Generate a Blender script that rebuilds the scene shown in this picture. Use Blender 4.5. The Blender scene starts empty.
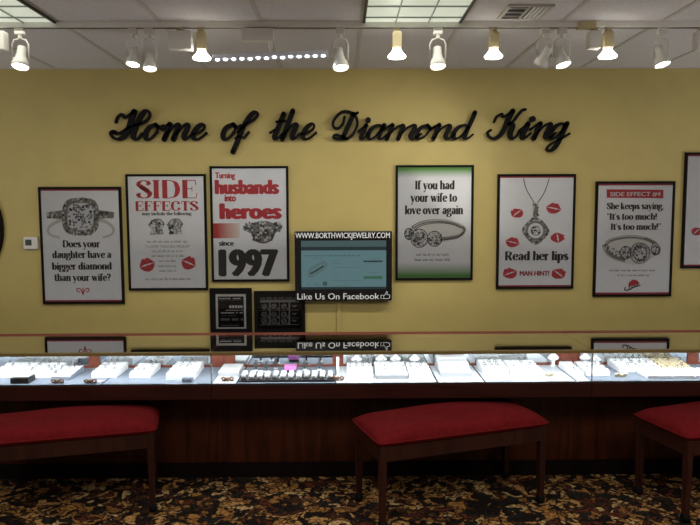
import bpy, bmesh, math, random
from mathutils import Vector, Matrix, Euler
random.seed(7)
C = bpy.context.scene.collection
PI = math.pi

# ------------------------------------------------------------------ camera, world, light, exposure
sc = bpy.context.scene
cam_d = bpy.data.cameras.new('camera'); cam = bpy.data.objects.new('camera', cam_d); C.objects.link(cam)
cam_d.sensor_width = 36.0; cam_d.lens = 667.0 / 700.0 * 36.0
cam_d.clip_start = 0.05
_y, _p, _r = 0.0115, 0.0875, -0.0035
_f = Vector((math.sin(_y)*math.cos(_p), math.cos(_y)*math.cos(_p), -math.sin(_p)))
_r0 = Vector((math.cos(_y), -math.sin(_y), 0)); _u0 = _r0.cross(_f)
_rr = _r0*math.cos(_r) + _u0*math.sin(_r); _uu = _u0*math.cos(_r) - _r0*math.sin(_r)
cam.matrix_world = Matrix(((_rr.x, _uu.x, -_f.x, 0), (_rr.y, _uu.y, -_f.y, 0), (_rr.z, _uu.z, -_f.z, 1.75), (0, 0, 0, 1)))
sc.camera = cam
sc.view_settings.view_transform = 'Standard'; sc.view_settings.look = 'None'
sc.view_settings.gamma = 1.0; sc.view_settings.use_curve_mapping = False
sc.view_settings.exposure = 0.15
w = bpy.data.worlds.new('world'); sc.world = w; w.use_nodes = True
w.node_tree.nodes['Background'].inputs[0].default_value = (1.0, 0.86, 0.66, 1)
w.node_tree.nodes['Background'].inputs[1].default_value = 0.085

def area(name, loc, sx, sy, watt, col=(1, .93, .82), target=None, spread=180):
    d = bpy.data.lights.new(name, 'AREA'); d.shape = 'RECTANGLE'; d.size = sx; d.size_y = sy
    d.energy = watt; d.color = col; d.spread = math.radians(spread)
    o = bpy.data.objects.new(name, d); C.objects.link(o); o.location = loc
    if target is not None:
        o.rotation_euler = (Vector(target) - Vector(loc)).to_track_quat('-Z', 'Y').to_euler()
    return o

def spot(name, loc, target, watt, deg, blend=.6, col=(1, .94, .83), radius=.035):
    d = bpy.data.lights.new(name, 'SPOT'); d.energy = watt; d.color = col
    d.spot_size = math.radians(deg); d.spot_blend = blend; d.shadow_soft_size = radius
    o = bpy.data.objects.new(name, d); C.objects.link(o); o.location = loc
    o.rotation_euler = (Vector(target) - Vector(loc)).to_track_quat('-Z', 'Y').to_euler()
    return o

# fluorescent ceiling fixtures of the shop: the two in view and the row of others further back in the room
area('troffer_light', (-1.82, 3.28, 2.70), .50, 1.05, 3.0, (1, .97, .88))
area('troffer_light', (.39, 3.28, 2.70), .50, 1.05, 3.0, (1, .97, .88))
for lx in (-2.9, -.72, 1.5, 3.4):
    area('troffer_light', (lx, 1.3, 2.70), .50, 1.1, 29.0, (1, .95, .88))
# added fill lights at both sides, outside the view, aimed up to brighten the ceiling
for sx in (-1, 1):
    area('ceiling_fill_light', (sx*4.75, 2.65, .95), .40, 1.4, 68.0, (.96, .97, 1.0), (sx*4.75, 2.65, 3))
# showcase lighting strips (one per display case)
for lx0, lx1 in ((-3.03, -.80), (-.76, 1.47), (1.51, 3.74)):
    area('case_strip_light', ((lx0+lx1)/2, 3.936, .860), lx1-lx0, .012, 6.4, (.93, .97, 1.0), ((lx0+lx1)/2, 4.12, .69))

# ------------------------------------------------------------------ materials
def nodes(m): return m.node_tree.nodes, m.node_tree.links
def mat(name, col, rough=.5, metal=0., noise=0., scale=20., bump=0., emit=None, es=0., coat=0., spec=.5, sheen=0.):
    m = bpy.data.materials.new(name); m.use_nodes = True
    N, L = nodes(m); b = N['Principled BSDF']
    b.inputs['Base Color'].default_value = (*col, 1); b.inputs['Roughness'].default_value = rough
    b.inputs['Metallic'].default_value = metal; b.inputs['Coat Weight'].default_value = coat
    b.inputs['Specular IOR Level'].default_value = spec
    if sheen: b.inputs['Sheen Weight'].default_value = sheen; b.inputs['Sheen Tint'].default_value = (*col, 1)
    if emit: b.inputs['Emission Color'].default_value = (*emit, 1); b.inputs['Emission Strength'].default_value = es
    t = N.new('ShaderNodeTexCoord'); n = N.new('ShaderNodeTexNoise'); n.inputs['Scale'].default_value = scale
    n.inputs['Detail'].default_value = 4
    L.new(t.outputs['Object'], n.inputs['Vector'])
    r = N.new('ShaderNodeValToRGB'); k = max(noise, .02)
    r.color_ramp.elements[0].position = .3; r.color_ramp.elements[1].position = .7
    r.color_ramp.elements[0].color = (*[c*(1-k) for c in col], 1); r.color_ramp.elements[1].color = (*[min(1, c*(1+k)) for c in col], 1)
    L.new(n.outputs['Fac'], r.inputs['Fac']); L.new(r.outputs['Color'], b.inputs['Base Color'])
    if bump:
        bp = N.new('ShaderNodeBump'); bp.inputs['Strength'].default_value = bump; bp.inputs['Distance'].default_value = .01
        L.new(n.outputs['Fac'], bp.inputs['Height']); L.new(bp.outputs['Normal'], b.inputs['Normal'])
    return m

def wood(name, dark, light, rough=.3, axis='Z', scale=9., coat=.1):
    m = bpy.data.materials.new(name); m.use_nodes = True
    N, L = nodes(m); b = N['Principled BSDF']
    t = N.new('ShaderNodeTexCoord'); mp = N.new('ShaderNodeMapping')
    s = {'Z': (1, 1, .12), 'X': (.12, 1, 1)}[axis]; mp.inputs['Scale'].default_value = s
    L.new(t.outputs['Object'], mp.inputs['Vector'])
    wv = N.new('ShaderNodeTexNoise'); wv.inputs['Scale'].default_value = scale; wv.inputs['Detail'].default_value = 3; wv.inputs['Distortion'].default_value = .6
    mm = N.new('ShaderNodeMath'); mm.operation = 'MULTIPLY'; mm.inputs[1].default_value = 9.
    fr = N.new('ShaderNodeMath'); fr.operation = 'PINGPONG'; fr.inputs[1].default_value = 1.
    L.new(mp.outputs[0], wv.inputs['Vector']); L.new(wv.outputs['Fac'], mm.inputs[0]); L.new(mm.outputs[0], fr.inputs[0])
    fine = N.new('ShaderNodeTexNoise'); fine.inputs['Scale'].default_value = 120; L.new(mp.outputs[0], fine.inputs['Vector'])
    ad = N.new('ShaderNodeMath'); ad.operation = 'MULTIPLY_ADD'; ad.inputs[1].default_value = .5
    L.new(fine.outputs['Fac'], ad.inputs[0]); L.new(fr.outputs[0], ad.inputs[2])
    r = N.new('ShaderNodeValToRGB'); r.color_ramp.elements[0].color = (*dark, 1); r.color_ramp.elements[1].color = (*light, 1)
    r.color_ramp.elements[1].position = 1.
    L.new(ad.outputs[0], r.inputs['Fac']); L.new(r.outputs['Color'], b.inputs['Base Color'])
    b.inputs['Roughness'].default_value = rough; b.inputs['Specular IOR Level'].default_value = .3; b.inputs['Coat Weight'].default_value = coat; b.inputs['Coat Roughness'].default_value = .15
    return m

def glass(name, tint=(1, 1, 1), gloss=1.0, ior=1.5, boost=1.0):
    m = bpy.data.materials.new(name); m.use_nodes = True
    N, L = nodes(m); N.remove(N['Principled BSDF']); out = N['Material Output']
    tr = N.new('ShaderNodeBsdfTransparent'); tr.inputs[0].default_value = (*tint, 1)
    gl = N.new('ShaderNodeBsdfGlossy'); gl.inputs['Roughness'].default_value = 0.0; gl.inputs[0].default_value = (gloss, gloss, gloss, 1)
    f = N.new('ShaderNodeFresnel'); f.inputs['IOR'].default_value = ior
    mx = N.new('ShaderNodeMixShader'); k = N.new('ShaderNodeMath'); k.operation = 'MULTIPLY'; k.use_clamp = True; k.inputs[1].default_value = boost
    L.new(f.outputs[0], k.inputs[0]); L.new(k.outputs[0], mx.inputs[0]); L.new(tr.outputs[0], mx.inputs[1]); L.new(gl.outputs[0], mx.inputs[2])
    L.new(mx.outputs[0], out.inputs['Surface'])
    return m

MT = {}
MT['wall'] = mat('yellow_wall_paint', (.47, .375, .125), .6, noise=.04, scale=6, bump=.02)
MT['tbar'] = mat('ceiling_grid_metal', (.50, .47, .42), .5)
MT['tbar_dark'] = mat('dark_fixture_edge', (.03, .03, .03), .5)
MT['white_metal'] = mat('white_painted_metal', (.72, .70, .64), .4)
MT['tan_metal'] = mat('cream_painted_metal', (.55, .46, .26), .45)
MT['track'] = mat('white_track_metal', (.85, .82, .75), .4)
MT['black_frame'] = mat('black_frame_wood', (.0065, .0055, .005), .6, noise=.2, spec=.1)
MT['print'] = mat('poster_paper', (.84, .86, .90), .5)
MT['ink'] = mat('black_ink', (.012, .012, .013), .5)
MT['grey_ink'] = mat('grey_ink', (.16, .16, .165), .5)
MT['red_ink'] = mat('red_ink', (.50, .018, .03), .5, noise=.1)
MT['crimson_ink'] = mat('crimson_ink', (.36, .012, .035), .5)
MT['lip_ink'] = mat('lipstick_print', (.52, .03, .05), .5, noise=.6, scale=150)
MT['letters'] = mat('black_foam', (.006, .0055, .006), .8, spec=.15)
MT['silver_mat'] = mat('silver_mount_board', (.72, .72, .69), .4, noise=.1)
MT['tv'] = mat('black_gloss_plastic', (.008, .008, .009), .25)
MT['sign_white'] = mat('white_vinyl', (.75, .76, .78), .5)
MT['screen'] = mat('lcd_screen', (.01, .02, .02), .3, emit=(.070, .128, .138), es=1.0)
MT['screen_dark'] = mat('lcd_dark', (.005, .01, .01), .3, emit=(.010, .016, .02), es=1.0)
MT['screen_grey'] = mat('lcd_grey', (.005, .01, .01), .3, emit=(.042, .07, .072), es=1.0)
MT['screen_light'] = mat('lcd_light', (.01, .01, .01), .3, emit=(.11, .15, .145), es=1.0)
MT['screen_green'] = mat('lcd_green', (.005, .01, .01), .3, emit=(.03, .085, .055), es=1.0)
MT['thermo'] = mat('white_plastic', (.62, .61, .56), .45)
MT['lcd'] = mat('thermostat_display', (.05, .06, .05), .3)
MT['gold'] = mat('brushed_brass', (.42, .32, .14), .38, metal=.85)
MT['chrome'] = mat('chrome', (.6, .6, .6), .2, metal=1.)
MT['case_wood'] = wood('dark_cherry_wood', (.020, .0045, .0025), (.052, .012, .005), .28, 'Z', 7.)
MT['rail_wood'] = wood('cherry_rail_wood', (.016, .0025, .0018), (.03, .005, .0035), .4, 'X', 7.)
MT['trim_wood'] = wood('red_cherry_trim', (.13, .030, .017), (.20, .05, .028), .45, 'X', 6.)
MT['base_black'] = mat('dark_plinth', (.006, .003, .0025), .6, spec=.1)
MT['bench_wood'] = wood('bench_mahogany', (.015, .0035, .0022), (.033, .008, .0045), .45, 'Z', 9.)
MT['velvet'] = mat('red_velvet', (.115, .0055, .007), .95, noise=.16, scale=30, bump=.04, spec=.1)
MT['caster'] = mat('black_rubber', (.005, .005, .005), .8, spec=.1)
MT['deck'] = mat('white_velvet_pad', (.62, .64, .70), .8, noise=.05)
MT['deck_blue'] = mat('pale_grey_pad', (.23, .265, .33), .8, noise=.06)
MT['deck_black'] = mat('black_deck_base', (.008, .008, .009), .7)
MT['white_pad'] = mat('white_leatherette', (.82, .82, .84), .5)
MT['grey_pad'] = mat('grey_tray_edge', (.40, .41, .42), .5)
MT['black_tray'] = mat('black_tray_plastic', (.012, .012, .016), .4)
MT['tan_pad'] = mat('beige_pad', (.62, .52, .34), .6)
MT['pink'] = mat('pink_card', (.62, .20, .52), .6)
MT['lilac'] = mat('lilac_card', (.55, .42, .70), .6)
MT['bronze'] = mat('brown_ribbon', (.20, .10, .05), .4, noise=.4, scale=90)
MT['ring'] = mat('ring_silver', (.10, .10, .11), .35, metal=.4)
MT['watch_dark'] = mat('dark_watch_steel', (.10, .10, .11), .35, metal=.5)
MT['bulb'] = mat('lit_bulb', (1, 1, 1), .3, emit=(1, .96, .86), es=9.)
MT['led'] = mat('lit_led', (1, 1, 1), .3, emit=(.93, .96, 1.0), es=7.)
MT['led_bar'] = mat('grey_anodised_bar', (.66, .67, .76), .5)
MT['strip'] = mat('lit_case_tube', (1, 1, 1), .3, emit=(.9, .95, 1.0), es=4.)
MT['bulb_off'] = mat('reflector_glass', (.30, .29, .27), .15, metal=.6)
MT['lens'] = mat('prismatic_lens', (.5, .52, .48), .4, emit=(.88, .96, .76), es=.44, noise=.02)
MT['louver'] = mat('louver_blade', (.34, .36, .33), .4)
MT['vent_dark'] = mat('vent_inside', (.02, .02, .02), .8)
MT['diamond_white'] = mat('print_sparkle_white', (.66, .68, .72), .5)
MT['diamond_mid'] = mat('print_sparkle_grey', (.20, .20, .21), .5)
MT['diamond_dark'] = mat('print_sparkle_dark', (.03, .03, .035), .5)
MT['ring_print'] = mat('print_ring_metal', (.20, .19, .165), .5)
MT['ring_print_light'] = mat('print_ring_highlight', (.58, .57, .54), .5)
MT['ring_shadow'] = mat('print_ring_tint', (.73, .72, .70), .5)
MT['acrylic'] = glass('clear_acrylic', (.99, .99, .99), .8)
MT['glass'] = glass('showcase_glass', (.97, .99, .985), 1.0)
MT['top_glass'] = glass('coated_top_glass', (.92, .94, .93), 1.0, 1.5, 2.3)

def gradient_ink(name, c0, c1, axis, lo, hi):
    m = bpy.data.materials.new(name); m.use_nodes = True
    N, L = nodes(m); b = N['Principled BSDF']; b.inputs['Roughness'].default_value = .5
    t = N.new('ShaderNodeTexCoord'); s = N.new('ShaderNodeSeparateXYZ'); L.new(t.outputs['Object'], s.inputs[0])
    mr = N.new('ShaderNodeMapRange'); mr.inputs[1].default_value = lo; mr.inputs[2].default_value = hi
    L.new(s.outputs[axis], mr.inputs[0])
    r = N.new('ShaderNodeValToRGB'); r.color_ramp.elements[0].color = (*c0, 1); r.color_ramp.elements[1].color = (*c1, 1)
    L.new(mr.outputs[0], r.inputs[0]); L.new(r.outputs[0], b.inputs['Base Color'])
    return m

def mirror_mat():
    m = bpy.data.materials.new('door_mirror'); m.use_nodes = True
    b = m.node_tree.nodes['Principled BSDF']
    b.inputs['Base Color'].default_value = (.74, .77, .78, 1); b.inputs['Metallic'].default_value = 1; b.inputs['Roughness'].default_value = .02
    return m
MT['mirror'] = mirror_mat()

def carpet_mat():
    m = bpy.data.materials.new('floral_carpet'); m.use_nodes = True
    N, L = nodes(m); b = N['Principled BSDF']; b.inputs['Roughness'].default_value = .95; b.inputs['Specular IOR Level'].default_value = .1
    t = N.new('ShaderNodeTexCoord')
    dn = N.new('ShaderNodeTexNoise'); dn.inputs['Scale'].default_value = 9; L.new(t.outputs['Object'], dn.inputs['Vector'])
    mixv = N.new('ShaderNodeMix'); mixv.data_type = 'VECTOR'; mixv.inputs[0].default_value = .2
    L.new(t.outputs['Object'], mixv.inputs[4]); L.new(dn.outputs['Color'], mixv.inputs[5])
    v = N.new('ShaderNodeTexVoronoi'); v.inputs['Scale'].default_value = 20; L.new(mixv.outputs[1], v.inputs['Vector'])
    sep = N.new('ShaderNodeSeparateColor'); L.new(v.outputs['Color'], sep.inputs[0])
    pal = N.new('ShaderNodeValToRGB'); e = pal.color_ramp; e.interpolation = 'CONSTANT'
    cols = [(0, (.014, .009, .007)), (.18, (.36, .17, .045)), (.34, (.07, .026, .012)), (.45, (.46, .25, .085)), (.60, (.020, .020, .015)),
            (.69, (.26, .115, .035)), (.82, (.12, .030, .015)), (.89, (.55, .36, .15))]
    e.elements[0].position = 0; e.elements[0].color = (*cols[0][1], 1); e.elements[1].position = cols[1][0]; e.elements[1].color = (*cols[1][1], 1)
    for p, c in cols[2:]:
        el = e.elements.new(p); el.color = (*c, 1)
    L.new(sep.outputs[0], pal.inputs[0])
    v2 = N.new('ShaderNodeTexVoronoi'); v2.feature = 'DISTANCE_TO_EDGE'; v2.inputs['Scale'].default_value = 20; L.new(mixv.outputs[1], v2.inputs['Vector'])
    ed = N.new('ShaderNodeMapRange'); ed.inputs[1].default_value = .03; ed.inputs[2].default_value = .16; L.new(v2.outputs[0], ed.inputs[0])
    mx = N.new('ShaderNodeMix'); mx.data_type = 'RGBA'; mx.inputs[6].default_value = (.014, .009, .007, 1)
    L.new(ed.outputs[0], mx.inputs[0]); L.new(pal.outputs[0], mx.inputs[7])
    n = N.new('ShaderNodeTexNoise'); n.inputs['Scale'].default_value = 55; n.inputs['Detail'].default_value = 3; L.new(t.outputs['Object'], n.inputs['Vector'])
    r = N.new('ShaderNodeMapRange'); r.inputs[1].default_value = .35; r.inputs[2].default_value = .62; r.inputs[3].default_value = .25; r.inputs[4].default_value = 1.1
    L.new(n.outputs['Fac'], r.inputs[0])
    mu = N.new('ShaderNodeMix'); mu.data_type = 'RGBA'; mu.blend_type = 'MULTIPLY'; mu.inputs[0].default_value = 1
    L.new(mx.outputs[2], mu.inputs[6]); L.new(r.outputs[0], mu.inputs[7]); L.new(mu.outputs[2], b.inputs['Base Color'])
    return m
MT['carpet'] = carpet_mat()

def tile_mat():
    m = bpy.data.materials.new('acoustic_ceiling_tile'); m.use_nodes = True
    N, L = nodes(m); b = N['Principled BSDF']; b.inputs['Roughness'].default_value = .95
    t = N.new('ShaderNodeTexCoord'); n = N.new('ShaderNodeTexNoise'); n.inputs['Scale'].default_value = 160; n.inputs['Detail'].default_value = 2
    L.new(t.outputs['Object'], n.inputs['Vector'])
    r = N.new('ShaderNodeValToRGB'); r.color_ramp.elements[0].position = .34; r.color_ramp.elements[1].position = .46
    r.color_ramp.elements[0].color = (.44, .42, .40, 1); r.color_ramp.elements[1].color = (.66, .63, .61, 1)
    L.new(n.outputs['Fac'], r.inputs[0]); L.new(r.outputs[0], b.inputs['Base Color'])
    return m
MT['tile'] = tile_mat()

# ------------------------------------------------------------------ mesh helpers
class MB:
    def __init__(s): s.v = []; s.f = []; s.m = []; s.mats = []
    def mi(s, m):
        if m is None: return 0
        if m not in s.mats: s.mats.append(m)
        return s.mats.index(m)
    def add(s, vs, fs, m=None, M=None):
        k = len(s.v); i = s.mi(m)
        s.v += [tuple(M @ Vector(p)) if M is not None else tuple(p) for p in vs]
        for f in fs: s.f.append(tuple(k+q for q in f)); s.m.append(i)
        return s
    def box(s, a, b, m=None, M=None):
        x0, y0, z0 = a; x1, y1, z1 = b
        vs = [(x0,y0,z0),(x1,y0,z0),(x1,y1,z0),(x0,y1,z0),(x0,y0,z1),(x1,y0,z1),(x1,y1,z1),(x0,y1,z1)]
        return s.add(vs, [(0,3,2,1),(4,5,6,7),(0,1,5,4),(1,2,6,5),(2,3,7,6),(3,0,4,7)], m, M)
    def lathe(s, prof, n=20, m=None, M=None, cap=True):
        vs = []; fs = []
        for r, z in prof:
            for k in range(n): vs.append((r*math.cos(2*PI*k/n), r*math.sin(2*PI*k/n), z))
        for j in range(len(prof)-1):
            for k in range(n):
                a = j*n+k; b = j*n+(k+1) % n
                fs.append((a, b, b+n, a+n))
        if cap:
            fs.append(tuple(reversed(range(n)))); fs.append(tuple(range((len(prof)-1)*n, len(prof)*n)))
        return s.add(vs, fs, m, M)
    def tube(s, pts, r, n=8, m=None, M=None, closed=False):
        pts = [Vector(p) for p in pts]; vs = []; fs = []; K = len(pts)
        for i, p in enumerate(pts):
            a = pts[i-1] if (i or closed) else p; b = pts[(i+1) % K] if (i < K-1 or closed) else p
            d = (b-a).normalized(); u = d.cross(Vector((0, 0, 1)))
            if u.length < .05: u = d.cross(Vector((1, 0, 0)))
            u.normalize(); q = d.cross(u)
            for k in range(n):
                vs.append(p + u*r*math.cos(2*PI*k/n) + q*r*math.sin(2*PI*k/n))
        for i in range(K if closed else K-1):
            for k in range(n):
                a = i*n+k; b = i*n+(k+1) % n; j = ((i+1) % K)*n
                fs.append((a, b, j+(k+1) % n, j+k))
        if not closed: fs.append(tuple(reversed(range(n)))); fs.append(tuple(range((K-1)*n, K*n)))
        return s.add(vs, fs, m, M)
    def build(s, name, m=None, parent=None, smooth=False, bevel=0., loc=None):
        me = bpy.data.meshes.new(name); me.from_pydata(s.v, [], s.f)
        for q in (s.mats or [m]): me.materials.append(q)
        if s.mats: me.polygons.foreach_set('material_index', s.m)
        bm = bmesh.new(); bm.from_mesh(me); bmesh.ops.recalc_face_normals(bm, faces=bm.faces)
        if bevel:
            bmesh.ops.bevel(bm, geom=[e for e in bm.edges if len(e.link_faces) == 2 and e.calc_face_angle(0) > .6], offset=bevel, segments=2, affect='EDGES', profile=.6)
        bm.to_mesh(me); bm.free()
        if smooth:
            for p in me.polygons: p.use_smooth = True
        me.update()
        o = bpy.data.objects.new(name, me); C.objects.link(o)
        if parent is not None: o.parent = parent
        if loc is not None: o.location = loc
        return o

def tag(o, label, cat, group=None):
    o['label'] = label; o['category'] = cat
    if group: o['group'] = group
    return o
def thing(name, label, cat, loc=(0, 0, 0), rz=0, group=None):
    o = bpy.data.objects.new(name, None); o.empty_display_size = .05; C.objects.link(o)
    o.location = loc; o.rotation_euler = (0, 0, rz)
    return tag(o, label, cat, group)
def struct(o): o['kind'] = 'structure'; return o
def copy_tree(o, parent=None):
    c = o.copy(); C.objects.link(c)
    if parent is not None: c.parent = parent
    for ch in list(o.children): copy_tree(ch, c)
    return c

# ------------------------------------------------------------------ strokes and lettering
def catmull(pts, n=7):
    if len(pts) < 3: return [Vector(p) for p in pts]
    P = [Vector(p) for p in pts]; P = [2*P[0]-P[1]] + P + [2*P[-1]-P[-2]]; out = []
    for i in range(1, len(P)-2):
        for k in range(n):
            t = k/n; a, b, c, d = P[i-1:i+3]
            out.append(.5*((2*b) + (c-a)*t + (2*a-5*b+4*c-d)*t*t + (3*b-3*c+d-a)*t**3))
    out.append(P[-2]); return out

def ribbon(mb, pts, widths, m=None, y0=0., y1=None, caps=True):
    """flat ribbon in the x-z plane at depth y0, or a solid one from y0 to y1"""
    K = len(pts); Lft = []; Rgt = []
    for i, p in enumerate(pts):
        a = pts[max(i-1, 0)]; b = pts[min(i+1, K-1)]; d = (b-a)
        d = d.normalized() if d.length > 1e-9 else Vector((1, 0))
        n = Vector((-d.y, d.x))*widths[i]/2; Lft.append(p+n); Rgt.append(p-n)
    ring = Rgt + Lft[::-1]
    quads = [(i, i+1, 2*K-2-i, 2*K-1-i) for i in range(K-1)]
    if y1 is None:
        mb.add([(q.x, y0, q.y) for q in ring], quads, m)
    else:
        n = len(ring); vs = [(q.x, y0, q.y) for q in ring] + [(q.x, y1, q.y) for q in ring]
        fs = quads + [tuple(n+k for k in reversed(q)) for q in quads] + [(i, n+i, n+(i+1) % n, (i+1) % n) for i in range(n)]
        mb.add(vs, fs, m)
    if caps:
        for p, wd in ((pts[0], widths[0]), (pts[-1], widths[-1])): disc(mb, p, wd/2, m, y0, y1, 12)

def disc(mb, c, r, m=None, y0=0., y1=None, n=14, rz=None):
    rz = rz or r
    ring = [(c[0]+r*math.cos(2*PI*k/n), c[1]+rz*math.sin(2*PI*k/n)) for k in range(n)]
    poly(mb, ring, m, y0, y1)
def poly(mb, ring, m=None, y0=0., y1=None):
    n = len(ring)
    if y1 is None: mb.add([(a, y0, b) for a, b in ring], [tuple(range(n))], m)
    else:
        vs = [(a, y0, b) for a, b in ring] + [(a, y1, b) for a, b in ring]
        mb.add(vs, [tuple(range(n)), tuple(reversed(range(n, 2*n)))] + [(i, n+i, n+(i+1) % n, (i+1) % n) for i in range(n)], m)

def ell(cx, cy, rx, ry, a0=90, a1=450, n=8):
    return [(cx+rx*math.cos(math.radians(a0+(a1-a0)*k/n)), cy+ry*math.sin(math.radians(a0+(a1-a0)*k/n))) for k in range(n+1)]

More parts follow.
